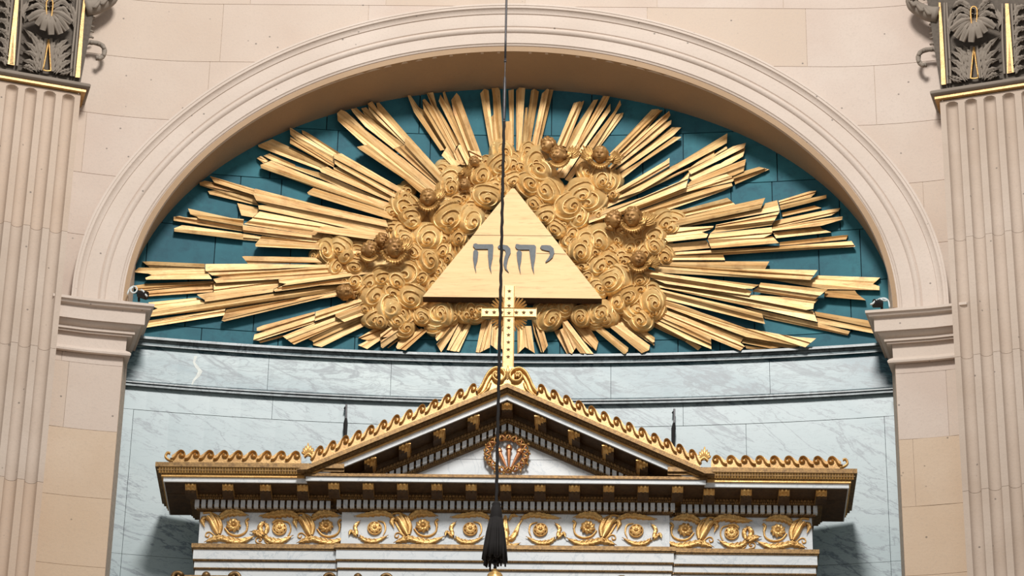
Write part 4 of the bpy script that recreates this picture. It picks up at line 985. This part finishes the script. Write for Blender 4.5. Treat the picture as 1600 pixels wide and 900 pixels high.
for s in (-1, 1):
    for i in range(80):
        x = .026+i*.0508
        if zb_-SL*(x+.02) < ZTC-.01: break
        for bb, (xa, xb, ya, z0_, z1_) in ((mb, (x-.0165, x+.0165, .062, zb_, za)), (md, (x+.0165, x+.0343, .038, zb_+.020, zb_+.034))):
            q = [(s*xa, z0_-SL*xa), (s*xb, z0_-SL*xb), (s*xb, z1_-SL*xb), (s*xa, z1_-SL*xa)]
            bb.prism([(a, YC-.02, b) for a, b in q], [(a, YC-ya, b) for a, b in q])
mb.build('dentils', M['white'], ent)['kind'] = 'stuff'; md.build('dentil_links', M['goldband'], ent)['kind'] = 'stuff'
zr = ap(624.5, .272)
modillion(0, zr-.012, YC-.240, YC-.09)
for k in (1, 2, 3, 4):
    x = k*hw(53.0, 690, YC-.2)
    for s in (-1, 1): modillion(s*x, zr+.004-SL*x, YC-.240, YC-.09, dz=lambda q, x=x: -SL*(abs(q)-x))
# --- Vitruvian wave cresting
def wave_unit(parent, f, px, py, w, h, sl, s):
    """one running-dog wave; (px,py)=its lower start; f maps; sl: image rise per px"""
    mb = MB(); q = []
    out = [(0, -.2), (1, -.2), (1.0, .56), (.93, .70), (.84, .88), (.68, 1.02), (.50, 1.0), (.32, .86), (.16, .68), (0, .56)]
    g = lambda u, v, hh: f(px+u*w, py-v*h-u*w*sl, hh)
    mb.prism([g(u, v, -.012) for u, v in out], [g(u, v, .006) for u, v in out])
    pts = [(-.10, .18), (.10, .20), (.28, .42), (.42, .76), (.62, .92), (.82, .84), (.90, .62), (.80, .42), (.62, .42), (.55, .58), (.66, .68)]
    cord2(mb, lambda a, b, hh: f(a, b, hh), [(px+u*w, py-v*h-u*w*sl) for u, v in pts], w*.062, .006, .024, 32)
    mb.m = [1 if i > 9 else 0 for i in range(len(mb.f))]; mb.m[:12] = [0]*12
    mb.build('wave_scroll', [M['goldmid'], M['gold']], parent, smooth='auto')
cr = MB()
for s in (-1, 1):
    # side bays: mirrored symmetric map
    f = AP(YF-.30, s if s == 1 else -1)
    fl_ = lambda px, py, h, s=s: AP(YF-.30)(px, py, h) if s == 1 else (lambda v: Vector((-v.x, v.y, v.z)))(AP(YF-.30)(px, py, h))
    for k in range(9): wave_unit(PART[('cornice_cap', s)], fl_, 273+k*22.5, 726.5, 22.5, 17.5, -0.005, s)
    mb = MB()  # end curl
    cord2(mb, fl_, [(275, 726), (268, 724), (263, 719), (266, 713), (271, 714)], 2.0, .0, .016, 12)
    mb.build('end_curl', M['gold'], ent, smooth=True)
    fr_r = lambda px, py, h, s=s: (lambda v: Vector((-v.x*-1 if s == 1 else -v.x, v.y, v.z)))(AP(YC-.315)(px, py, h))
    for k in range(13):
        x0 = 492+k*19.9; yb = 598.0+.4165*(mid(660)-x0)+.5
        wave_unit(RCAP[s], fr_r, x0, yb, 19.9, 19.5, .4165, s)
    # apex volute and sweep
    mb = MB(); path = [(750, 615), (757, 607), (763, 594), (770, 583), (780, 577.5), (790, 581), (794, 589), (789, 597), (780, 597), (775, 590), (779, 584), (785, 587), (784, 591)]
    cord2(mb, fr_r, path, 2.6, .012, .030, 50)
    path2 = [(752, 620), (762, 612), (768, 599), (774, 589)]
    cord2(mb, fr_r, path2, 1.5, .01, .018, 16); cord2(mb, fr_r, [(757, 619), (768, 609), (772, 600)], 1.5, .01, .018, 12)
    mb.build('apex_volute', M['gold'], ent, smooth=True)
    mb = MB(); q = [(748, 622), (753, 607), (762, 592), (768, 581), (780, 576), (791, 579), (796, 589), (791, 599), (797, 602)]
    mb.prism([fr_r(*p, -.012) for p in q], [fr_r(*p, .008) for p in q]); mb.build('volute_plate', M['gold'], ent)
    mb = MB(); c_ = (782, 588)
    for k in range(6):
        a = k*math.pi/3; leaf(mb, fr_r, [c_, (c_[0]+3*math.cos(a), c_[1]+3*math.sin(a), .006), (c_[0]+5.5*math.cos(a), c_[1]+5.5*math.sin(a))], 1.8, .03, .010, 0, 6, .6, .4)
    mb.build('volute_rosette', M['gold'], ent, smooth=True)
    # palmettes at the feet of the rake
    mb = MB(); c_ = (487, 719)
    for k in range(7):
        a = rad(25+k*22); Lp = 20 if k == 3 else 17
        leaf(mb, fl_, [c_, (c_[0]+Lp*.5*math.cos(a), c_[1]-Lp*.55*math.sin(a), .01), (c_[0]+Lp*.62*math.cos(a), c_[1]-Lp*math.sin(a), .0)], 1.9, .03, .014, 0, 8, .55, .4)
    cord2(mb, fl_, [(480, 721), (487, 716), (494, 721)], 2.2, .03, .02, 8)
    mb.build('palmette', M['gold'], ent, smooth=True)
# --- wreath and nails in the tympanum
ft = AP(YC); wc = (mid(712), 712.5)
mb = MB()
for i in range(44):
    a = 2*math.pi*i/44+.05; rr = 30+5.5*math.sin(i*2.4)
    b_ = (wc[0]+rr*math.cos(a), wc[1]+rr*.85*math.sin(a)); a2 = a+1.2+.8*math.sin(i*1.7)
    leaf(mb, ft, [b_, (b_[0]+3*math.cos(a2), b_[1]+3*math.sin(a2), .01), (b_[0]+6*math.cos(a2), b_[1]+6*math.sin(a2))], 1.4, .03, .014, 0, 6, .2, .4)
WR = mb.build('wreath', M['gold'], ent, smooth=True); WR['kind'] = 'stuff'
for j in range(4):
    mb = MB(); n = 132; P_ = []
    for i in range(n+1):
        a = 2*math.pi*i/n; ph_ = 9*a*(1 if j % 2 else -1)+j*math.pi/2; rr = 30+4.6*math.sin(ph_); hh = .035+.018*math.cos(ph_)
        P_.append(ft(wc[0]+rr*math.cos(a), wc[1]+rr*.85*math.sin(a), hh))
    mb.tube(P_, .0070, 6, caps=False); mb.build('wreath_strand', M['gold' if j % 2 else 'copper'], WR, smooth=True)
for (xh, yh) in ((783.5, 707), (799.5, 702), (816.5, 707.5)):
    mb = MB(); xt, yt = 799.5+(xh-799.5)*.12, 735.5; P_ = [ft(xh+(xt-xh)*t, yh+(yt-yh)*t, .022) for t in (0, .08, .081, .5, 1)]
    mb.tube(P_, [.027, .027, .018, .013, .003], 10); mb.sphere(ft(xh, yh-1, .022), .024, 10, 6)
    mb.build('nail', M['copper'], ent, smooth='auto')
# --- frieze scrollwork
def conc_rosette(mb, f, x, y):
    for rr, hh in ((10.6, .016), (7.0, .022)):
        cord2(mb, f, [(x+rr*math.cos(a*math.pi/8), y+rr*.9*math.sin(a*math.pi/8)) for a in range(17)], 1.1, hh-.006, .010, 32)
    for k in range(8):
        a = k*math.pi/4; leaf(mb, f, [(x, y), (x+4*math.cos(a), y+3.6*math.sin(a), .004), (x+9.6*math.cos(a), y+8.7*math.sin(a))], 2.9, .012, .014, 0, 8, .7, .3)
    mb.sphere(f(x, y, .024), .013, 8, 6)
def spir_rosette(mb, f, x, y):
    for k in range(9):
        a = k*2*math.pi/9; leaf(mb, f, [(x+1.5*math.cos(a), y+1.4*math.sin(a)), (x+6*math.cos(a+.35), y+5.4*math.sin(a+.35), .008), (x+11.8*math.cos(a+.9), y+10.4*math.sin(a+.9))], 2.8, .010, .018, 0, 10, .45, .35)
    mb.sphere(f(x, y, .024), .014, 8, 6)
FR = (300, 780, 6.1538)
def motif_pair(f, ox, oy, full=True, last=False, ent=None):
    """coordinates read in the enlarged left end of the frieze; ox shifts in px"""
    c = lambda pts: [(300+x/6.1538+ox, 780+y/6.1538+oy) for x, y in pts]
    def lf(name, pts, w, hh=.026, lobes=5, n=30, tw=.15, bw=.45):
        mb = MB(); leaf(mb, f, c(pts), w*1.36, .002, hh*1.2, lobes, n, tw, bw); mb.build(name, M['gold'], ent, smooth=True)
    mb = MB(); p = c([(425, 285)])[0]; spir_rosette(mb, f, *p); mb.build('rosette', M['gold'], ent, smooth=True)
    lf('acanthus_leaf', [(300, 205), (380, 165), (470, 165), (580, 195)], 5.4, .03, 6)
    lf('calyx', [(278, 375), (255, 320), (222, 240), (190, 195)], 4.6, .034, 0, 20, 1.15, .35)
    lf('calyx', [(290, 370), (300, 300), (280, 240), (262, 205)], 3.2, .03, 0, 20, .9, .5)
    lf('acanthus_leaf', [(180, 220), (130, 240), (150, 320)], 3.6, .022, 3, 18)
    lf('acanthus_leaf', [(300, 405), (230, 420), (135, 455)], 4.3, .026, 4)
    lf('acanthus_leaf', [(290, 400), (400, 430), (500, 435), (640, 385)], 5.0, .028, 6, 36, .2, .5)
    mb = MB(); cord2(mb, f, c([(560, 250), (545, 340), (470, 380), (390, 365), (340, 310)]), 1.7, .004, .012, 24); cord2(mb, f, c([(570, 215), (545, 240), (560, 290)]), 2.0, .004, .012, 10)
    cord2(mb, f, c([(240, 380), (200, 350), (165, 355), (155, 385), (180, 395), (190, 372)]), 1.1, .002, .010, 18)
    cord2(mb, f, c([(130, 165), (200, 160), (270, 190)]), 1.6, .002, .010, 12); mb.build('scroll_stem', M['gold'], ent, smooth=True)
    if last: return
    mb = MB(); p = c([(868, 310)])[0]; conc_rosette(mb, f, *p); mb.build('rosette', M['gold'], ent, smooth=True)
    lf('acanthus_leaf', [(690, 375), (640, 355), (575, 345)], 4.6, .026, 4, 20)
    lf('acanthus_leaf', [(700, 370), (690, 290), (740, 235)], 4.0, .028, 4, 20)
    lf('acanthus_leaf', [(735, 360), (745, 290), (700, 240)], 3.2, .022, 3, 18)
    lf('acanthus_leaf', [(1040, 190), (940, 160), (820, 175), (665, 200)], 5.6, .03, 8, 40, .3, .25)
    lf('acanthus_leaf', [(740, 400), (800, 430), (890, 430), (1010, 375)], 5.0, .028, 6, 34, .15, .3)
    mb = MB(); cord2(mb, f, c([(900, 235), (960, 255), (975, 320), (950, 380)]), 1.3, .004, .010, 20); cord2(mb, f, c([(800, 260), (840, 230), (900, 235)]), 2.2, .006, .014, 14)
    cord2(mb, f, c([(1020, 170), (1070, 250), (1130, 350), (1170, 385)]), 1.7, .002, .012, 18)
    cord2(mb, f, c([(700, 455), (650, 445), (640, 410), (670, 395), (695, 415), (680, 430), (668, 420)]), 1.1, .002, .010, 20); cord2(mb, f, c([(720, 380), (730, 430), (760, 455)]), 1.2, .002, .010, 10)
    mb.build('scroll_stem', M['gold'], ent, smooth=True)
for s in (-1, 1):
    def mk(Y0, s=s):
        b_ = AP(Y0)
        return lambda px, py, h: (lambda v: Vector((v.x if s == 1 else -v.x, v.y, v.z)))(b_(px, py, h))
    fs_, fc_ = mk(YF), mk(YC)
    FS_, FRZ = PART[('frieze', s)], PART[('frieze', 'c')]
    motif_pair(fs_, 0, 0, ent=FS_); motif_pair(fs_, 144.6, 0, last=True, ent=FS_)
    motif_pair(fc_, 296.5, -2, last=True, ent=FRZ)
    # first concentric unit of the centre bay (its stem starts at the break)
    mb = MB(); conc_rosette(mb, fc_, 590, 828.5); mb.build('rosette', M['gold'], FRZ, smooth=True)
    conv = lambda pts, ox: [(300+x/6.1538+ox, 778+y/6.1538) for x, y in pts]
    for nm, pts, w_, lo_ in (('acanthus_leaf', [(1040, 190), (940, 160), (820, 175), (665, 200)], 5.6, 8), ('acanthus_leaf', [(740, 400), (800, 430), (890, 430), (1010, 375)], 5.0, 6), ('acanthus_leaf', [(700, 370), (690, 290), (740, 235)], 4.0, 4), ('acanthus_leaf', [(690, 375), (640, 355), (620, 390)], 4.2, 4), ('scroll_stem', [(900, 235), (960, 255), (975, 320), (950, 380)], 1.5, 0), ('scroll_stem', [(1020, 170), (1070, 250), (1130, 350), (1170, 385)], 1.9, 0)):
        for ox in (148.5, 298.5):
            mb = MB(); leaf(mb, fc_, conv(pts, ox), w_, .002, .028 if lo_ else .014, lo_, 34); mb.build(nm, M['gold'], FRZ, smooth=True)
    mb = MB(); conc_rosette(mb, fc_, 739.5, 828.5); mb.build('rosette', M['gold'], FRZ, smooth=True)
# centre vase of the frieze
fcn = AP(YC); mb = MB(); xm = mid(830)
FRZ = PART[('frieze', 'c')]
leaf(mb, fcn, [(xm, 851), (xm, 835), (xm, 806)], 7.5, .004, .035, 3, 24, .5, .5); mb.build('vase', M['gold'], FRZ, smooth=True)
for s in (-1, 1):
    mb = MB(); leaf(mb, fcn, [(xm+s*3, 845), (xm+s*14, 838), (xm+s*24, 815)], 4.6, .002, .028, 3, 20); mb.build('acanthus_leaf', M['gold'], FRZ, smooth=True)
    mb = MB(); leaf(mb, fcn, [(xm+s*2, 850), (xm+s*12, 853), (xm+s*25, 849)], 3.6, .002, .024, 4, 20); mb.build('acanthus_leaf', M['gold'], FRZ, smooth=True)
    mb = MB(); leaf(mb, fcn, [(xm+s*6, 812), (xm+s*12, 806), (xm+s*22, 808)], 3.0, .002, .02, 3, 16); mb.build('acanthus_leaf', M['gold'], FRZ, smooth=True)
# ---------------------------------------------------------------- cross
YX = YC-.20
fx = AP(YX)
cr = thing('standing_cross', 'gilded cross studded with small stars on the peak of the pediment', 'cross', fx(mid(596), 596, 0))
def cbox(x0, x1, y0, y1, h0, h1, name, mat, par=cr):
    mb = MB(); q = [(x0, y0), (x1, y0), (x1, y1), (x0, y1)]; mb.prism([fx(*p, h0) for p in q], [fx(*p, h1) for p in q]); return mb.build(name, M[mat], par)
XM = lambda y, u: mid(y)+u
mb = MB(); q = [(XM(446, -8.2), 446), (XM(446, 8.2), 446), (XM(574, 9.0), 574), (XM(574, -9.0), 574)]
mb.prism([fx(*p, -.04) for p in q], [fx(*p, .0) for p in q]); SHF = mb.build('shaft', M['crossg'], cr)
mb = MB(); q = [(XM(480, -43), 480.5), (XM(480, 43), 480.5), (XM(495, 43), 495.5), (XM(495, -43), 495.5)]
mb.prism([fx(*p, -.038) for p in q], [fx(*p, -.002) for p in q]); CBR = mb.build('crossbar', M['crossg'], cr)
mb = MB()
for side in (-1, 1):
    cord2(mb, fx, [(XM(447, side*7.4), 447), (XM(573, side*8.2), 573)], .55, 0, .006, 4)
for yy in (481.2, 494.8): cord2(mb, fx, [(XM(yy, -42.5), yy), (XM(yy, 42.5), yy)], .55, 0, .006, 4)
mb.build('border_bead', M['gold'], cr)
def star(x, y, par_):
    mb = MB(); q = []
    for k in range(10):
        a = -math.pi/2+k*math.pi/5; r_ = 3.5 if k % 2 == 0 else 1.5; q.append((x+r_*math.cos(a), y+r_*.92*math.sin(a)))
    mb.prism([fx(*p, .0) for p in q], [fx(*p, .003) for p in q]); mb.build('star', M['starhole'], par_)
for k in range(10): y = 455+k*11.4; star(XM(y, 0), y, SHF)
for k in (-3, -2, -1, 1, 2, 3): star(XM(488, k*11.6), 488, CBR)
for q0 in (45, 135, 225, 315):
    mb = MB()
    for k in range(8):
        a = rad(q0-34+k*68/7); Lr_ = 34-3*abs(k-3.5)/2; c_ = (XM(488, 0), 488)
        leaf(mb, fx, [(c_[0]+9*math.cos(a), c_[1]-8*math.sin(a), -.02), (c_[0]+Lr_*.6*math.cos(a), c_[1]-Lr_*.55*math.sin(a), -.02), (c_[0]+Lr_*math.cos(a), c_[1]-Lr_*.95*math.sin(a), -.02)], 1.5, -.01, .012, 0, 6, .6, .4)
    mb.build('ray_fan', M['crossg'], cr, smooth=False)
mb = MB(); q = [(XM(574, -9.6), 574), (XM(574, 9.6), 574), (XM(590, 10), 590), (XM(600, 12), 600), (XM(600, -12), 600), (XM(590, -10), 590)]
mb.prism([fx(*p, -.05) for p in q], [fx(*p, .006) for p in q]); mb.build('foot_block', M['gold'], cr)
mb = MB()
for s in (-1, 1):
    leaf(mb, fx, [(XM(592, s*2), 592), (XM(583, s*5), 583, .01), (XM(575, s*6), 575)], 3, .006, .012, 3, 12)
leaf(mb, fx, [(XM(590, 0), 590), (XM(580, 0), 580, .01), (XM(570, 0), 570)], 3, .006, .014, 3, 12); mb.build('foot_leaves', M['gold'], cr, smooth=True)
# ---------------------------------------------------------------- columns under the entablature: only the capital tops enter the frame
def column(px, label):
    x = (px-mid(897))*scl(897, YF-.2); zt_ = zat(903, YF-.42); t = thing('corinthian_column', label, 'column', (x, YF-.26, 0), 'columns under the entablature')
    mb = MB(); mb.lathe((x, YF-.26, 0), [(.001, 0), (.30, 0), (.30, .3), (.24, .35), (.21, zt_-.75), (.24, zt_-.72), (.18, zt_-.68), (.001, zt_-.66)], 24); mb.build('shaft', M['white'], t, smooth='auto')
    mb = MB(); mb.lathe((x, YF-.26, 0), [(.17, zt_-.70), (.18, zt_-.3), (.24, zt_-.06), (.001, zt_-.05)], 24); mb.build('bell', M['goldband'], t, smooth='auto')
    for s in (-1, 1):
        mb = MB(); P_ = [Vector((x+s*(.22+.045*math.cos(a)*(1-i/22)), YF-.44, zt_-.035+.045*math.sin(a)*(1-i/22))) for i, a in ((i, math.pi*.9-i*.42*1.0) for i in range(18))]
        mb.tube(P_, .018, 8); mb.build('volute', M['goldband'], t, smooth=True)
    mb = MB(); mb.box(x-.24, x+.24, YF-.42, YF+.04, zt_-.04, zt_-.002); mb.build('abacus', M['goldband'], t)
    mb = MB(); mb.sphere((x, YF-.44, zt_-.02), .035, 10, 6); mb.build('abacus_flower', M['goldband'], t, smooth=True)
for px, lb in ((333, 'outer left column, only the dark gilt top of its capital at the lower frame edge'), (568, 'inner left column, dark gilt capital top just under the architrave'), (1020, 'inner right column, dark gilt capital top just under the architrave'), (1255, 'outer right column, only its capital top at the lower frame edge')): column(px, lb)
# ---------------------------------------------------------------- hanging cord, tassel and lamp top
YH = -1.6
pT, pB = on_y(792.5, -60, YH), on_y(775.5, 790, YH)
xh = pB.x; kH = scl(450, YH)
zz = lambda py: on_y(mid(py), py, YH).z
Hp = lambda py, dx=0.0, dy=0.0: Vector((xh+(pT.x-xh)*(790-py)/850+dx, YH+dy, zz(py)))
t = thing('tasselled_rope', 'thin black cord hanging in front of the arch, ending in a black tassel', 'cord', Hp(885), None)
mb = MB(); P_ = [Hp(-60)+Vector((0, 0, 8)), Hp(-60), Hp(60), Hp(92)]; mb.tube(P_, [.0085]*4, 8); mb.build('cord_upper', M['cordgrey'], t, smooth=True)
mb = MB(); P_ = [Hp(py) for py in (92, 100, 118, 124, 150, 186, 192)]; mb.tube(P_, [.010, .004, .004, .011, .013, .012, .006], 10); mb.sphere(Hp(96), .012, 8, 6); mb.sphere(Hp(190), .013, 8, 6); mb.build('steel_rod', M['cordgrey'], t, smooth=True)
mb = MB(); P_ = [Hp(190+k*(790-190)/80) for k in range(81)]; mb.tube([p+Vector((.0022*math.sin(i*1.9), .0022*math.cos(i*1.9), 0)) for i, p in enumerate(P_)], [.0108+.0015*(i % 2) for i in range(81)], 8); mb.build('cord_lower', M['black'], t, smooth=True)
zt_ = zz(787); zb_ = zz(812); zs = zz(876)
mb = MB(); cxx = Hp(800)
mb.lathe((cxx.x, YH, 0), [(.001, zt_+.012), (.022, zt_+.01), (.034, zt_-.008), (.030, zt_-.02), (.038, zt_-.04), (.046, zb_+.02), (.040, zb_+.004), (.044, zb_-.006), (.001, zb_-.01)], 18); mb.build('tassel_head', M['black'], t, smooth=True)
mb = MB(); rg = random.Random(3)
for k in range(64):
    a = k*2*math.pi/64*1.0+rg.uniform(-.05, .05); rr = .044; r2 = rg.uniform(.068, .094); L_ = zs+rg.uniform(-.02, .022)-(.045 if k % 19 == 0 else 0)
    P_ = [Vector((cxx.x-.002*q*4+math.cos(a)*(rr+(r2-rr)*q**.8), YH+math.sin(a)*(rr+(r2-rr)*q**.8), zb_+(L_-zb_)*q)) for q in (0, .35, .7, 1)]
    mb.tube(P_, [.006, .0075, .008, .007], 5)
for k in range(36):
    a = k*2.4; rr = rg.uniform(0, .035); mb.tube([Vector((cxx.x+math.cos(a)*rr, YH+math.sin(a)*rr, zb_)), Vector((cxx.x+math.cos(a)*rr*1.9, YH+math.sin(a)*rr*1.9, zs+rg.uniform(-.01, .03)))], .008, 5)
mb.build('tassel_fringe', M['black'], t, smooth=True)['kind'] = 'stuff'
t = thing('hanging_lamp', 'gilt dome-shaped lamp top just below the black tassel, cut by the lower edge', 'lamp', Vector((cxx.x, YH, zz(930))))
mb = MB(); mb.tube([Vector((cxx.x, YH, zz(874))), Vector((cxx.x, YH, zz(890)))], .010, 8); mb.sphere(Vector((cxx.x, YH, zz(881))), .016, 8, 6); mb.sphere(Vector((cxx.x, YH, zz(887))), .013, 8, 6); mb.build('stem', M['iron'], t, smooth=True)
z0 = zz(889); mb = MB(); mb.lathe((cxx.x, YH, 0), [(.001, z0), (.014, z0-.004), (.018, z0-.02), (.03, z0-.035), (.050, z0-.045), (.056, z0-.055), (.05, z0-.065), (.09, z0-.12), (.12, z0-.2), (.10, z0-.3), (.03, z0-.36), (.001, z0-.4)], 24); mb.build('lamp_body', M['gold'], t, smooth=True)
# ---------------------------------------------------------------- iron brackets on the marble wall
for px, lb in ((540.5, 'slim black iron bracket above the left slope of the pediment'), (1053, 'slim black iron bracket above the right slope of the pediment')):
    t = thing('iron_bracket', lb, 'bracket', G(px, 690, .05), 'iron brackets above the pediment')
    oy = 0 if px < 800 else 7
    mb = MB(); mb.tube([G(px+.6, 632+oy, .06), G(px+.3, 655+oy, .06)], .008, 6); mb.build('rod', M['cordgrey'], t)
    mb = MB(); mb.tube([G(px+.2, 654+oy, .06), G(px-.6, 662+oy, .06), G(px-1, 674+oy, .06), G(px-1.4, 690+oy, .06)], [.010, .018, .016, .012], 8); mb.tube([G(px-2.4, 638+oy, .06), G(px-1.2, 636+oy, .0), G(px+.5, 636+oy, .06)], .006, 6)
    mb.tube([G(px-1, 672+oy, -.02), G(px-1, 672+oy, .07)], .010, 6); mb.build('clamp', M['iron'], t)
# ---------------------------------------------------------------- small spotlights on the imposts
def spot(label, lp, ring, cab, body):
    b0 = WF(*lp, .05); Yq = b0.y; f = lambda px, py, h=0: on_y(px, py, Yq-h)
    zimp = prof[1][1]
    t = thing('spotlight', label, 'lamp', f(*body[0]), 'spotlights on the imposts')
    mb = MB(); (ax_, ay_), (bx2, by2) = body; mb.tube([f(ax_, ay_, .03), f(bx2, by2, .05)], [.030, .036], 12); mb.tube([f(ax_, ay_, .0), f(ax_, ay_+12, .0)], .010, 6)
    mb.build('housing', M['iron'], t, smooth='auto')
    mb = MB(); P_ = smoothpath([(*p, 0) for p in cab], 14); mb.tube([f(p.x, p.y, .07) for p in P_], .009, 6); mb.build('clip', M['plasticw'], t, smooth=True)
    mb = MB(); P_ = smoothpath([(*p, 0) for p in ring], 28); mb.tube([f(p.x, p.y, .04) for p in P_], .0065, 6); mb.build('cable', M['plasticw'], t, smooth=True)
spot('small dark spotlight with looped white cable standing on the left impost', (212, 468), [(199, 460), (202, 452), (208, 447.5), (213, 449), (214, 453), (212, 456.5), (208, 457.5), (204.5, 455), (205, 451), (208, 449)], [(220, 453), (224, 455), (226, 459), (230, 463)], ((217, 459), (229, 462)))
spot('small dark spotlight with arched white cable standing on the right impost', (1378, 480), [(1390, 481), (1388, 470), (1382, 466), (1376, 467), (1381, 470), (1387, 468.5), (1376, 466.5), (1369, 470)], [(1360, 476), (1364, 474), (1367, 471), (1370, 469)], ((1378, 475), (1365, 474)))
